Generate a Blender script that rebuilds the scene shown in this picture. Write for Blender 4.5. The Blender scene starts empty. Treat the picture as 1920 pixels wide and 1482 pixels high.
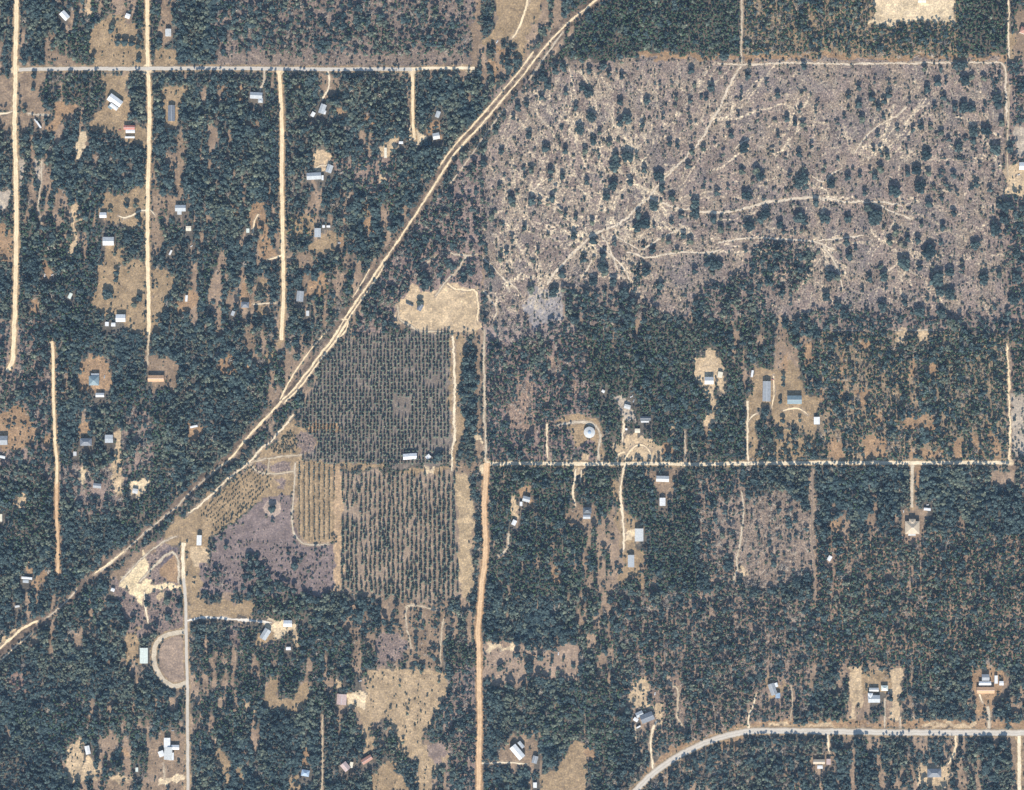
import bpy, math, random
import numpy as np
C = bpy.context.scene
COL = C.collection
R = math.radians
IW, IH = 1920, 1482                      # one metre of ground per photo pixel

# ------------------------------------------------------------------ camera, sky, sun, exposure
ALT = 5000.0
cam = bpy.data.cameras.new('camera')
cam.sensor_fit = 'HORIZONTAL'
cam.angle = 2*math.atan(IW/2/ALT)
cam.clip_start = 10; cam.clip_end = 60000
co = bpy.data.objects.new('camera', cam); COL.objects.link(co)
co.location = (0, 0, ALT); C.camera = co
HAZE = .000012
SUN_EL, SUN_AZ = R(33.5), R(2)             # almost due south: shadows fall to the top of the picture
w = bpy.data.worlds.new('World'); C.world = w; w.use_nodes = True
nt = w.node_tree
sky = nt.nodes.new('ShaderNodeTexSky'); sky.sky_type = 'NISHITA'; sky.sun_disc = False
sky.sun_elevation = SUN_EL; sky.sun_rotation = math.pi + SUN_AZ
sky.air_density = 1.3; sky.ozone_density = 2.0; sky.dust_density = .3
bg = nt.nodes['Background']; bg.inputs[1].default_value = 0.105
nt.links.new(sky.outputs[0], bg.inputs[0])
sl = bpy.data.lights.new('sun', 'SUN'); sl.energy = 4.8; sl.angle = R(.5); sl.color = (1, .91, .78)
so = bpy.data.objects.new('sun', sl); COL.objects.link(so)
so.rotation_euler = (R(90)-SUN_EL, 0, -SUN_AZ)
C.view_settings.view_transform = 'Standard'; C.view_settings.look = 'None'
C.view_settings.gamma = 1; C.view_settings.exposure = 0.68
C.cycles.max_bounces = 4; C.cycles.diffuse_bounces = 2

C.cycles.volume_bounces = 0
rng = np.random.default_rng(7)
random.seed(7)
def wx(x): return x-IW/2
def wy(y): return IH/2-y

# ------------------------------------------------------------------ noise fields and the map of the land (metres, y down)
MG = 200
W, H = IW+2*MG, IH+2*MG
yy, xx = np.mgrid[0:H, 0:W].astype(np.float32)
def vnoise(cell, seed, cellx=None):
    cx = cellx or cell
    g = np.random.default_rng(seed).random((int(H/cell)+3, int(W/cx)+3)).astype(np.float32)
    fy = yy[:, 0]/cell; fx = xx[0]/cx
    iy = fy.astype(int); ix = fx.astype(int)
    ty = fy-iy; tx = fx-ix
    ty = (ty*ty*(3-2*ty))[:, None]; tx = (tx*tx*(3-2*tx))[None]
    a = g[iy][:, ix]; b = g[iy][:, ix+1]; c = g[iy+1][:, ix]; d = g[iy+1][:, ix+1]
    return (a*(1-tx)+b*tx)*(1-ty)+(c*(1-tx)+d*tx)*ty
N6, N14, N40, N120 = vnoise(6, 1), vnoise(14, 2), vnoise(40, 3), vnoise(120, 4)
NV = vnoise(34, 5, 6)                     # streaks that run north-south
N3 = vnoise(3, 6)
N40b = vnoise(52, 51, 36)
PX = xx-MG + (vnoise(9, 11)-.5)*11 + (vnoise(24, 12)-.5)*9
PY = yy-MG + (vnoise(9, 13)-.5)*13 + (vnoise(24, 14)-.5)*9
QX = xx-MG + (vnoise(7, 15)-.5)*2.2; QY = yy-MG + (vnoise(7, 16)-.5)*2.2

SAND, CREAM, PALE = (.5,.385,.25), (.62,.5,.335), (.42,.36,.29)
GRASS, BROWN, OCHRE = (.31,.228,.14), (.25,.185,.13), (.32,.215,.13)
MAUVE, PURPLE = (.225,.175,.155), (.2,.158,.15)
FLOOR = np.array((.11,.1,.085), np.float32)
soil = np.empty((H, W, 3), np.float32); soil[:] = FLOOR
soil *= (.75+.5*N14+.25*(N6-.5))[..., None]
m = np.clip((N40-.45)*2.5, 0, 1)[..., None]
soil = soil*(1-m*.4)+np.array((.2,.16,.12), np.float32)*m*.4
dens = np.full((H, W), .97, np.float32)      # chance that a tree stands here
pine = np.clip((N120-.62)*2.2, 0, .6).astype(np.float32)
bare = np.clip((N40-.5)*.5+.03, 0.02, .25).astype(np.float32)
speck = np.full((H, W), .5, np.float32)
debris = np.zeros((H, W), np.float32)

gap = (vnoise(38, 61, 9)+.55*vnoise(15, 62, 6)+.9*(vnoise(150, 63)-.5))
gm = np.clip((gap-1.07)*7, 0, 1)
dens = dens*(1-.93*gm)
soil = soil*(1-gm[..., None])+gm[..., None]*np.array((.29,.215,.155), np.float32)*(.75+.5*N14)[..., None]
bare = np.where(gm > .3, .3, bare).astype(np.float32); dens = dens.astype(np.float32); soil = soil.astype(np.float32)
def inside(pts, warp=1):
    p = np.array(pts, np.float32)
    x0, y0 = p.min(0)-14; x1, y1 = p.max(0)+14
    sx = slice(max(0, int(x0+MG)), min(W, int(x1+MG)+1)); sy = slice(max(0, int(y0+MG)), min(H, int(y1+MG)+1))
    X, Y = (PX, PY) if warp == 1 else (QX, QY)
    X = X[sy, sx]; Y = Y[sy, sx]
    r = np.zeros(X.shape, bool); n = len(p)
    for i in range(n):
        ax, ay = p[i]; bx, by = p[i-1]
        if ay == by: continue
        r ^= ((ay > Y) != (by > Y)) & (X < (bx-ax)*(Y-ay)/(by-ay)+ax)
    return sy, sx, r
def zone(pts, col=None, d=None, p=None, b=None, s=None, w=1, n=.35, db=None, grow=0):
    sy, sx, r = inside(pts, w)
    if col is not None:
        v = (1-n/2+n*N14[sy, sx]+.25*(N6[sy, sx]-.5))[..., None]
        soil[sy, sx] = np.where(r[..., None], np.array(col, np.float32)*v, soil[sy, sx])
    if d is not None and d > .9: d = None if w != 2 else d          # keep the natural gaps of closed woods
    for a, q in ((dens, d), (pine, p), (bare, b), (speck, s), (debris, db)):
        if q is not None: a[sy, sx][r] = q
def dist(pts, pad):
    p = np.array(pts, np.float32)
    x0, y0 = p.min(0)-pad; x1, y1 = p.max(0)+pad
    sx = slice(max(0, int(x0+MG)), max(1, min(W, int(x1+MG)+1))); sy = slice(max(0, int(y0+MG)), max(1, min(H, int(y1+MG)+1)))
    X = xx[sy, sx]-MG; Y = yy[sy, sx]-MG
    D = np.full(X.shape, 1e9, np.float32)
    for (ax, ay), (bx, by) in zip(p[:-1], p[1:]):
        vx, vy = bx-ax, by-ay; L = vx*vx+vy*vy+1e-6
        t = np.clip(((X-ax)*vx+(Y-ay)*vy)/L, 0, 1)
        D = np.minimum(D, np.hypot(X-ax-t*vx, Y-ay-t*vy))
    return sy, sx, D

# ---- woodland of different kinds
exec_zones = []
FIELD = [(1010,118),(1060,112),(1340,111),(1880,112),(1889,600),(1700,602),(1560,607),(1440,590),(1412,540),(1335,528),(1306,556),(1290,600),(1250,592),(1180,560),(1130,545),(1060,545),(1052,580),(1082,612),(915,618),(906,480),(905,290),(930,235),(975,170)]
zone([(405,-200),(900,-200),(900,122),(405,122)], (.22,.175,.15), .52, .25, .25, .8)
zone([(405,104),(900,104),(900,125),(405,125)], (.22,.175,.145), .08, .2, .3, .8)
zone([(400,0),(480,0),(470,60),(400,70)], d=.68)
zone([(620,50),(680,20),(700,90),(600,100)], d=.62)
zone([(1130,-200),(1395,-200),(1395,108),(1000,112),(1060,55)], d=1, p=.75, b=0)
zone([(1395,-200),(1800,-200),(1800,106),(1395,108)], (.27,.21,.14), .78, .55, .22, .8)
zone([(1790,-200),(1890,-200),(1890,106),(1790,106)], d=.95, p=.8, b=0)
zone([(1200,103),(1890,103),(1890,114),(1200,114)], OCHRE, .12, .3, .3)
zone([(740,440),(900,300),(905,620),(760,560),(745,620),(660,625),(700,540)], (.25,.19,.17), .7, .2, .3, .8)
zone([(850,300),(903,280),(903,620),(868,540),(868,420)], (.27,.21,.19), .38, .2, .4, .9)
zone([(612,300),(700,290),(760,300),(740,400),(640,330)], (.27,.2,.16), .78, .3, .2)
zone([(-200,590),(90,600),(95,900),(-200,900)], (.25,.19,.16), .75, .2, .25)
zone([(110,870),(235,870),(235,960),(150,970),(110,930)], (.26,.2,.17), .68, .1, .4)
zone([(225,760),(280,770),(290,880),(240,890)], (.26,.2,.17), .68, .1, .4)
zone([(913,622),(1100,622),(1110,865),(913,865)], (.24,.18,.16), .86, .45, .2)
for q in ([(975,620),(1000,625),(1000,645),(985,650)],[(965,700),(985,715),(1000,705),(1002,750),(1000,820),(968,822),(958,800),(950,760),(970,740)],
          [(1025,670),(1048,670),(1048,715),(1036,730),(1026,705)],[(1066,675),(1080,680),(1085,745),(1075,740)],[(1020,735),(1030,740),(1022,770),(1016,760)]):
    zone(q, (.3,.22,.17), .3, .2, .6, .9)
zone([(1100,610),(1400,600),(1540,640),(1540,860),(1100,860)], d=.97, p=.65, b=.06)
zone([(1540,622),(1890,622),(1890,862),(1540,862)], (.25,.2,.14), .86, .55, .2, .8)
zone([(1600,690),(1700,700),(1780,760),(1760,860),(1560,860),(1545,760)], (.27,.21,.145), .68, .5, .2, .8)
zone([(1560,640),(1640,640),(1620,700),(1560,690)], d=.6)
zone([(1893,600),(2200,600),(2200,862),(1893,862)], (.25,.19,.15), .9, .6, .1)
zone([(915,878),(1300,878),(1300,1110),(1150,1110),(915,1110)], d=1, p=.6, b=0)
zone([(1300,890),(1400,890),(1390,1110),(1320,1100)], (.25,.19,.15), .76, .3, .3, .8)
zone([(1150,1105),(1330,1110),(1450,1120),(1520,1130),(1520,1350),(1250,1400),(1150,1300)], (.25,.19,.15), .82, .35, .32, .8)
zone([(1520,1010),(1920,1000),(1920,1250),(1520,1250)], (.26,.19,.14), .88, .55, .12, .8)
zone([(1180,1400),(1480,1380),(1540,1400),(1540,1482),(1180,1482)], d=.85, b=.25)
zone([(910,1130),(1100,1130),(1180,1240),(1180,1400),(1110,1400),(910,1240)], d=.95, b=.08)
zone([(5,1255),(50,1265),(50,1300),(28,1305),(20,1280)], (.28,.2,.17), .45, .1, .4)
zone([(820,1255),(892,1255),(892,1482),(840,1482)], (.25,.19,.16), .82, .1, .2)
zone([(895,1255),(870,1240),(868,1310),(893,1315)], (.24,.19,.17), .5, .1, .6)
# ---- the big cut-over field
zone(FIELD, (.25,.2,.175), .075, .1, .45, 1.0, n=.5, db=1)
sy, sx, r = inside(FIELD); q_ = np.clip((vnoise(20, 31)[sy, sx]-.45)*3, 0, 1)[..., None]*r[..., None]; soil[sy, sx] = soil[sy, sx]*(1-.5*q_)+np.array((.33,.27,.2), np.float32)*.5*q_
q_ = np.clip((vnoise(28, 32)[sy, sx]-.5)*3, 0, 1)[..., None]*r[..., None]; soil[sy, sx] = soil[sy, sx]*(1-.55*q_)+np.array((.17,.155,.16), np.float32)*.55*q_
zone([(905,610),(980,600),(1080,605),(1082,625),(1000,645),(915,640)], (.3,.24,.22), .5, .3, .5)
for q in ([(1395,472),(1440,450),(1530,455),(1532,482),(1512,500),(1522,520),(1495,545),(1470,562),(1432,540),(1426,505),(1410,512)],
          [(1310,535),(1360,530),(1395,512),(1425,530),(1440,600),(1310,600)],[(1120,545),(1180,560),(1250,600),(1100,612),(1085,580)],
          [(1030,535),(1070,540),(1110,560),(1100,590),(1060,580)],[(915,180),(1000,122),(1050,115),(1060,130),(1030,150),(1010,165),(960,185),(945,210)],
          [(1180,500),(1215,495),(1212,530),(1180,545)],[(1740,455),(1765,460),(1768,495),(1745,490)],[(1860,400),(1895,390),(1895,440),(1868,448)],
          [(1890,110),(2100,110),(2100,600),(1890,600),(1885,480),(1892,380)],[(1500,590),(1560,580),(1700,585),(1890,585),(1890,622),(1500,622)]):
    zone(q, (.24,.19,.165), .7, .25, .15, db=0)
zone([(1890,110),(2100,110),(2100,600),(1890,600)], (.26,.2,.17), .7, .3, .2, db=0)
zone([(995,545),(1050,540),(1050,600),(1000,610),(985,580)], (.3,.28,.28), .02, 0, .5, .5, db=.6)
for q in ([(1690,118),(1885,118),(1885,600),(1740,600),(1700,300)],[(905,300),(1010,290),(1020,420),(905,500)],[(1330,380),(1520,385),(1520,440),(1340,450)]): zone(q, d=.15)
# ---- the smaller scrubby clearing in the woods
zone([(1390,920),(1410,925),(1470,915),(1478,930),(1500,945),(1526,960),(1528,1000),(1526,1080),(1480,1085),(1440,1115),(1395,1100),(1380,1060),(1340,1030),(1335,980),(1350,950)], (.255,.2,.16), .36, .2, .7, .9, db=.35)
zone([(1340,940),(1395,930),(1390,1060),(1330,1030)], (.28,.22,.18), .45, .2, .5)

# ---- clearings, yards and bare ground: colour, tree density, outline
G, B, S, K, O, M_ = GRASS, BROWN, SAND, CREAM, OCHRE, MAUVE
CL = [
(G,.02,[(185,42),(205,28),(225,25),(235,45),(262,48),(268,70),(262,90),(272,95),(272,124),(176,124),(170,85),(170,68)]),
(B,.1,[(80,120),(95,95),(90,70),(102,60),(105,75),(98,95),(125,105),(150,118),(148,124),(60,124)]),
(S,.02,[(150,-20),(172,-20),(168,25),(160,28)]),(B,0,[(-60,150),(25,142),(25,210),(-60,215)]),(B,0,[(-60,222),(25,215),(25,260),(10,245),(-60,240)]),
(B,0,[(36,135),(60,135),(94,133),(85,150),(76,175),(72,205),(95,210),(95,220),(55,218),(50,250),(38,255),(36,200)]),
(G,0,[(187,136),(240,136),(243,230),(250,240),(272,240),(275,275),(230,262),(220,250),(200,250),(166,242),(178,215),(195,195),(195,165),(185,155)]),
(O,0,[(105,200),(120,193),(145,205),(130,225),(110,235),(95,250),(88,240),(110,215)]),
(K,0,[(145,265),(165,245),(167,260),(155,275),(152,302),(141,302)]),
(G,.1,[(288,95),(330,92),(335,122),(285,124)]),(B,.15,[(300,-20),(328,-20),(320,45),(325,60),(305,90),(300,50)]),
(G,.05,[(293,168),(320,160),(347,165),(350,185),(335,220),(320,248),(306,245),(310,200),(303,180)]),
(B,.1,[(338,250),(352,270),(350,300),(330,302),(305,300),(305,290),(335,282)]),(B,0,[(325,298),(342,298),(343,380),(333,378),(333,330)]),
(PALE,0,[(-40,365),(22,355),(22,372),(0,395),(-40,400)]),(O,.2,[(-40,420),(22,430),(25,440),(22,495),(-40,480)]),
(G,.02,[(193,360),(225,368),(270,345),(275,398),(268,432),(250,437),(228,420),(210,425),(198,410),(190,395)]),
(G,.02,[(196,460),(215,460),(233,470),(236,490),(262,488),(273,500),(273,605),(275,628),(240,622),(220,592),(195,592),(178,575),(168,555),(184,530),(182,505),(172,495),(190,490)]),
(B,.03,[(284,298),(294,298),(292,360),(335,365),(335,385),(320,405),(312,400),(294,395),(300,430),(300,482),(284,482)]),
(G,.02,[(285,505),(310,508),(328,525),(315,550),(310,575),(300,600),(303,628),(285,630)]),
(O,.05,[(345,560),(358,540),(371,555),(362,580),(345,597),(330,585),(315,578),(335,570)]),
(S,.1,[(136,385),(148,390),(156,410),(145,420),(141,440),(138,470),(133,488),(121,485),(135,440),(134,410)]),
(O,.05,[(85,480),(92,495),(97,505),(92,530),(83,525),(81,500)]),(O,.15,[(52,560),(72,562),(75,585),(60,590)]),
(PALE,.2,[(36,298),(48,298),(44,330),(37,400)]),(PALE,.15,[(62,300),(82,300),(80,345),(66,330)]),
(O,.02,[(155,685),(168,672),(195,670),(207,700),(214,725),(200,737),(150,737),(142,718),(152,700)]),
(B,.02,[(272,662),(285,670),(335,672),(337,712),(325,737),(310,720),(285,732),(274,690)]),
(O,.08,[(-40,765),(10,775),(30,758),(55,770),(72,810),(60,832),(35,847),(-40,830)]),(O,.05,[(80,813),(98,810),(98,842),(80,832)]),
(O,.02,[(145,810),(158,793),(170,800),(165,827),(147,822)]),(S,.1,[(215,803),(230,803),(228,860),(225,900),(232,935),(222,930),(203,900),(215,860)]),
(O,.02,[(352,790),(362,800),(382,798),(379,818),(368,830),(355,815)]),(K,.02,[(150,868),(165,875),(165,907),(153,900)]),
(K,0,[(242,908),(268,904),(285,906),(281,918),(265,932),(240,932)]),(S,.1,[(40,940),(50,908),(52,930),(38,957),(22,952),(30,940)]),
(K,0,[(-5,958),(5,960),(4,978),(-5,978)]),(O,.15,[(50,1060),(60,1055),(62,1070),(50,1072)]),(O,.15,[(62,1095),(80,1060),(88,1080),(72,1115)]),
(O,.05,[(552,172),(565,158),(577,176)]),(B,.25,[(590,135),(637,138),(637,168),(612,187),(600,165),(590,160)]),(O,.1,[(632,205),(645,198),(657,225),(640,222)]),
(O,.2,[(680,215),(700,210),(702,240),(688,235)]),(B,.2,[(403,135),(412,135),(415,170),(405,168)]),(O,.1,[(415,160),(427,165),(420,178)]),(O,.1,[(445,158),(457,160),(450,195),(442,190)]),
(S,0,[(583,303),(590,285),(605,281),(622,295),(619,327),(602,320),(588,318)]),(S,.05,[(710,275),(735,258),(747,262),(735,287),(714,302)]),
(K,0,[(768,232),(778,232),(786,250),(802,258),(782,270),(766,262)]),(O,.25,[(800,230),(828,225),(826,262),(805,262)]),(B,.3,[(460,228),(490,225),(488,240),(465,238)]),
(S,.1,[(710,325),(720,322),(722,345),(712,348)]),
(O,.05,[(428,395),(438,380),(450,388),(442,407)]),(O,.1,[(470,400),(478,378),(500,376),(497,400),(502,440),(512,460),(527,480),(510,492),(490,482),(483,460),(490,440),(485,428),(475,445),(467,432),(464,410)]),
(G,.35,[(537,408),(560,393),(590,408),(590,425),(580,452),(565,440),(545,452),(537,440)]),(G,.08,[(583,460),(600,448),(615,433),(632,438),(627,472),(600,477),(585,472)]),
(O,.05,[(634,445),(646,438),(646,467),(636,467)]),(B,.25,[(555,478),(580,473),(602,500),(575,512),(560,490)]),(O,.05,[(598,520),(613,512),(617,545),(600,557),(576,548),(580,530)]),
(O,.05,[(448,560),(453,528),(464,533),(469,577),(450,577)]),(G,.2,[(480,540),(490,513),(507,530),(495,557),(484,547)]),(O,.25,[(682,372),(693,380),(697,437),(680,432)]),
(G,.05,[(480,570),(502,573),(500,592),(480,592)]),(B,.1,[(752,375),(762,380),(758,420),(752,415)]),
(B,.1,[(460,625),(475,620),(478,650),(465,668)]),(G,.2,[(495,660),(510,655),(512,680),(494,692)]),(O,.3,[(405,672),(440,668),(442,690),(470,675),(475,700),(440,710),(410,700)]),(G,.1,[(515,640),(530,640),(532,655),(520,660)]),
(S,0,[(745,570),(750,560),(768,547),(775,535),(790,545),(828,545),(838,528),(870,538),(896,541),(901,560),(901,610),(890,620),(835,620),(800,630),(785,627),(770,612),(745,612),(738,600)]),
(G,0,[(925,-20),(1022,-20),(1014,20),(1012,38),(995,45),(988,60),(985,85),(970,90),(958,75),(955,68),(930,80),(905,80),(903,70),(925,60),(935,40)]),
(B,.02,[(886,-20),(901,-20),(901,80),(899,122),(887,122),(880,60),(890,20)]),(K,0,[(862,122),(890,122),(890,133),(866,133)]),(O,.02,[(913,125),(925,110),(935,130),(930,152),(922,145)]),
(O,.25,[(933,90),(950,85),(948,115),(940,112)]),(G,.1,[(965,88),(985,85),(988,105),(975,108)]),
(K,0,[(1635,-20),(1790,-20),(1788,30),(1797,44),(1780,46),(1750,42),(1700,45),(1650,46),(1630,44),(1638,20)]),
(B,.05,[(1903,20),(1960,15),(1960,115),(1900,108),(1898,80),(1910,60)]),(G,.2,[(1890,70),(1905,65),(1900,110),(1888,110)]),
(PALE,0,[(1900,240),(1960,240),(1960,292),(1906,290)]),(S,.02,[(1883,330),(1893,305),(1960,300),(1960,368),(1895,366),(1888,372)]),
(S,.0,[(1302,670),(1325,673),(1322,658),(1341,653),(1345,673),(1357,680),(1357,695),(1359,742),(1350,737),(1345,710),(1337,722),(1335,745),(1320,742),(1316,717),(1303,715)]),
(G,.0,[(1415,685),(1440,693),(1460,700),(1474,672),(1498,688),(1502,735),(1537,746),(1527,828),(1510,815),(1480,802),(1455,802),(1447,797),(1445,768),(1420,762),(1418,800),(1415,862),(1403,862),(1401,820),(1396,745),(1411,733),(1410,700)]),
(G,.35,[(1455,805),(1525,825),(1520,858),(1415,860),(1418,845),(1450,830)]),(O,.02,[(1506,650),(1525,646),(1529,680),(1515,692),(1507,672)]),(O,.1,[(1465,670),(1478,665),(1480,700),(1464,700)]),(O,.1,[(1535,715),(1545,712),(1545,745),(1537,748)]),
(G,.0,[(1040,788),(1060,780),(1085,773),(1095,788),(1120,783),(1132,800),(1127,850),(1127,863),(1116,862),(1116,840),(1112,827),(1093,827),(1080,837),(1070,817),(1065,805),(1045,797)]),
(S,.0,[(1058,862),(1070,858),(1085,862),(1084,880),(1070,876)]),(S,.05,[(1155,850),(1168,845),(1185,820),(1200,800),(1202,830),(1182,850),(1177,866),(1155,862)]),
(PALE,.15,[(1150,740),(1165,735),(1180,760),(1190,790),(1170,780),(1158,765)]),(O,.05,[(1233,850),(1245,830),(1267,840),(1268,857),(1240,860)]),(S,.05,[(1260,798),(1270,795),(1270,815),(1262,815)]),
(S,.15,[(1318,745),(1340,748),(1346,765),(1338,800),(1325,825),(1318,800),(1335,770)]),(B,.25,[(1318,800),(1332,795),(1330,860),(1320,858)]),
(O,.1,[(1610,640),(1634,638),(1633,655),(1615,662)]),(S,.0,[(1679,618),(1695,618),(1694,646),(1681,642)]),(S,.0,[(1714,618),(1747,618),(1741,636),(1730,647),(1719,636)]),
(O,.05,[(1738,680),(1755,678),(1757,707),(1741,707)]),(O,.05,[(1606,728),(1631,728),(1622,768),(1611,757)]),(O,.05,[(1640,773),(1656,768),(1656,797),(1640,797)]),
(O,.08,[(1693,785),(1730,778),(1742,800),(1715,807),(1698,812)]),(O,.03,[(1738,780),(1756,783),(1752,808),(1740,804)]),(S,.0,[(1673,735),(1683,735),(1682,757),(1676,752)]),(O,.1,[(1712,668),(1722,700),(1703,717),(1700,700)]),
(O,.03,[(1790,818),(1806,823),(1807,855),(1790,853)]),(O,.03,[(1819,808),(1836,830),(1842,857),(1824,855)]),(O,.08,[(1853,778),(1870,820),(1877,857),(1862,857),(1856,818)]),(O,.1,[(1558,828),(1587,828),(1582,860),(1558,857)]),
(O,.15,[(1620,820),(1660,822),(1668,858),(1618,858)]),(O,.15,[(1700,840),(1760,845),(1765,860),(1700,860)]),(PALE,.2,[(1896,738),(1960,728),(1960,850),(1900,850)]),(O,.15,[(1572,660),(1578,660),(1584,745),(1578,752)]),
(B,.0,[(1694,958),(1732,953),(1735,975),(1732,1000),(1712,1013),(1696,1000),(1688,975)]),(O,.05,[(1712,862),(1724,862),(1722,925),(1714,925)]),(O,.1,[(1550,975),(1575,968),(1580,985),(1570,1008),(1556,1000)]),
((.42,.32,.2),.0,[(855,886),(877,883),(881,920),(888,960),(889,985),(884,1020),(883,1060),(888,1085),(886,1110),(872,1124),(861,1110),(861,1060),(857,980),(854,930)]),
(B,.05,[(850,868),(897,870),(893,892),(855,890)]),(G,.05,[(740,880),(800,878),(855,880),(853,890),(740,892)]),(K,.0,[(800,868),(812,868),(812,895),(797,892)]),
(S,.02,[(955,933),(969,933),(972,965),(965,972),(956,965)]),(O,.05,[(975,927),(990,905),(999,898),(999,925),(993,930),(1003,948),(990,945)]),(B,.03,[(1055,960),(1075,960),(1075,945),(1109,938),(1112,977),(1095,992),(1075,985),(1060,978)]),
(O,.15,[(1030,1070),(1045,1065),(1050,1100),(1035,1095)]),
(G,.03,[(1150,903),(1163,900),(1165,960),(1180,968),(1201,973),(1207,990),(1192,1012),(1192,1025),(1202,1035),(1207,1080),(1206,1112),(1199,1097),(1190,1082),(1175,1087),(1164,1102),(1158,1080),(1173,1060),(1168,1040),(1158,1010),(1156,960)]),
(K,.0,[(1168,994),(1191,990),(1192,1010),(1170,1017)]),(B,.03,[(1211,878),(1264,878),(1267,900),(1257,932),(1240,940),(1236,915),(1226,905),(1216,900)]),(S,.0,[(1383,1062),(1395,1060),(1400,1080),(1385,1085)]),
(MAUVE,.12,[(205,1095),(225,1080),(250,1040),(300,1008),(330,1023),(338,1040),(339,1130),(347,1182),(300,1190),(238,1190),(233,1150),(223,1115)]),
(B,.0,[(200,1090),(230,1060),(290,1015),(300,1022),(260,1060),(225,1085)]),
((.68,.55,.35),.0,[(222,1082),(240,1085),(250,1060),(268,1045),(273,1033),(277,1050),(272,1085),(290,1095),(340,1096),(340,1104),(300,1106),(285,1111),(272,1116),(268,1132),(260,1127),(250,1117),(235,1110),(223,1106)]),
(SAND,.0,[(295,1117),(313,1114),(309,1127),(298,1129)]),(O,.02,[(305,1045),(325,1040),(336,1060),(333,1090),(310,1092),(300,1070)]),
(G,.0,[(362,963),(345,970),(330,973),(304,1002),(313,1017),(335,1023),(348,1032),(358,1020),(360,965)]),
(G,.0,[(357,963),(372,953),(395,918),(402,945),(385,960),(382,990),(392,1040),(386,1067),(379,1072),(377,1110),(368,1127),(440,1132),(482,1128),(477,1152),(440,1156),(360,1162),(351,1100),(348,1040),(356,1020)]),
(SAND,.0,[(360,1028),(384,1026),(392,1040),(389,1052),(378,1067),(361,1063)]),
(K,.0,[(498,1163),(550,1163),(552,1180),(540,1182),(520,1195),(500,1178)]),(G,.02,[(485,1185),(520,1190),(518,1200),(495,1210),(482,1210)]),(S,.0,[(543,1180),(556,1180),(562,1217),(553,1220),(546,1205)]),
(G,.0,[(372,960),(450,888),(470,868),(540,880),(500,930),(400,1000),(385,1017),(374,990)]),
(PURPLE,.02,[(542,923),(500,930),(470,955),(395,1015),(393,1060),(377,1062),(380,1112),(430,1112),(600,1120),(630,1110),(634,1030),(617,1022),(575,1022),(555,1010),(547,990),(550,940)]),
(G,.0,[(465,870),(500,840),(547,787),(560,800),(577,815),(600,830),(570,862),(560,865),(555,925),(500,932),(490,900)]),
(MAUVE,.0,[(472,872),(490,868),(502,872),(505,885),(490,888),(475,882)]),(MAUVE,.0,[(508,868),(540,862),(550,868),(548,886),(515,888),(505,880)]),(MAUVE,.0,[(520,895),(540,897),(535,915),(520,910)]),(MAUVE,.02,[(555,810),(592,820),(588,845),(560,850)]),
((.29,.225,.17),.0,[(640,888),(855,888),(862,1120),(790,1132),(720,1118),(638,1110)]),((.2,.17,.145),.0,[(652,630),(846,624),(846,872),(640,875),(560,862),(600,832),(572,802),(557,782),(577,750),(620,672)]),
(OCHRE,.0,[(575,795),(635,795),(640,806),(600,812),(578,810)]),(G,.0,[(560,866),(640,868),(720,868),(720,880),(560,882)]),
(G,.0,[(556,868),(631,868),(626,1016),(580,1020),(556,1002)]),((.42,.3,.19),.0,[(622,870),(640,870),(640,1000),(642,1105),(630,1112),(628,1010)]),
(G,.02,[(838,628),(866,628),(864,690),(862,760),(872,800),(862,830),(857,868),(838,868),(845,820)]),
(BROWN,.02,[(889,635),(901,635),(902,860),(888,858),(892,760)]),(K,.02,[(886,812),(902,812),(902,828),(890,828)]),
((.38,.285,.18),.02,[(690,1255),(833,1256),(838,1295),(817,1340),(802,1360),(787,1385),(800,1398),(840,1400),(842,1422),(815,1442),(808,1490),(783,1490),(780,1420),(745,1403),(740,1368),(728,1345),(700,1358),(697,1412),(681,1412),(685,1360),(673,1335),(655,1322),(638,1300),(655,1295),(685,1300)]),
(G,.03,[(698,1455),(715,1438),(730,1428),(745,1450),(762,1470),(767,1500),(688,1500)]),((.26,.2,.17),.0,[(803,1400),(825,1392),(840,1402),(838,1420),(818,1432),(805,1425)]),
(MAUVE,.03,[(706,1185),(755,1183),(768,1198),(762,1230),(746,1242),(707,1247)]),(K,.0,[(645,1297),(655,1297),(683,1299),(684,1328),(670,1326),(654,1322)]),(S,.0,[(630,1273),(643,1270),(646,1296),(638,1300)]),
(BROWN,.35,[(740,1132),(835,1132),(838,1182),(836,1230),(815,1258),(760,1250),(768,1200),(735,1175)]),
(G,.0,[(503,1273),(520,1278),(521,1308),(545,1312),(560,1290),(575,1283),(582,1295),(575,1322),(545,1336),(525,1332),(498,1326)]),
(S,.05,[(455,1318),(472,1318),(475,1335),(460,1332)]),(G,.0,[(403,1403),(416,1405),(431,1430),(426,1450),(422,1482),(414,1440)]),(G,.1,[(432,1440),(460,1442),(455,1470),(445,1500),(443,1455)]),(G,.1,[(545,1455),(560,1455),(558,1500),(545,1500)]),(O,.05,[(572,1405),(584,1403),(578,1432),(566,1438)]),
(MAUVE,.1,[(425,1170),(450,1175),(449,1217),(430,1195)]),(B,.15,[(655,1182),(680,1180),(672,1215),(660,1200)]),
(G,.02,[(235,1180),(262,1180),(265,1242),(240,1242),(234,1220)]),(S,.08,[(123,1407),(140,1400),(152,1386),(157,1420),(150,1440),(165,1420),(187,1440),(182,1462),(155,1462),(123,1462)]),
(O,.1,[(225,1410),(232,1398),(240,1422),(222,1424)]),(BROWN,.02,[(283,1385),(300,1373),(351,1373),(351,1457),(279,1457),(282,1420)]),(K,.0,[(297,1457),(351,1454),(351,1466),(293,1467)]),(S,.0,[(205,1455),(243,1455),(243,1466),(205,1466)]),
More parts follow.
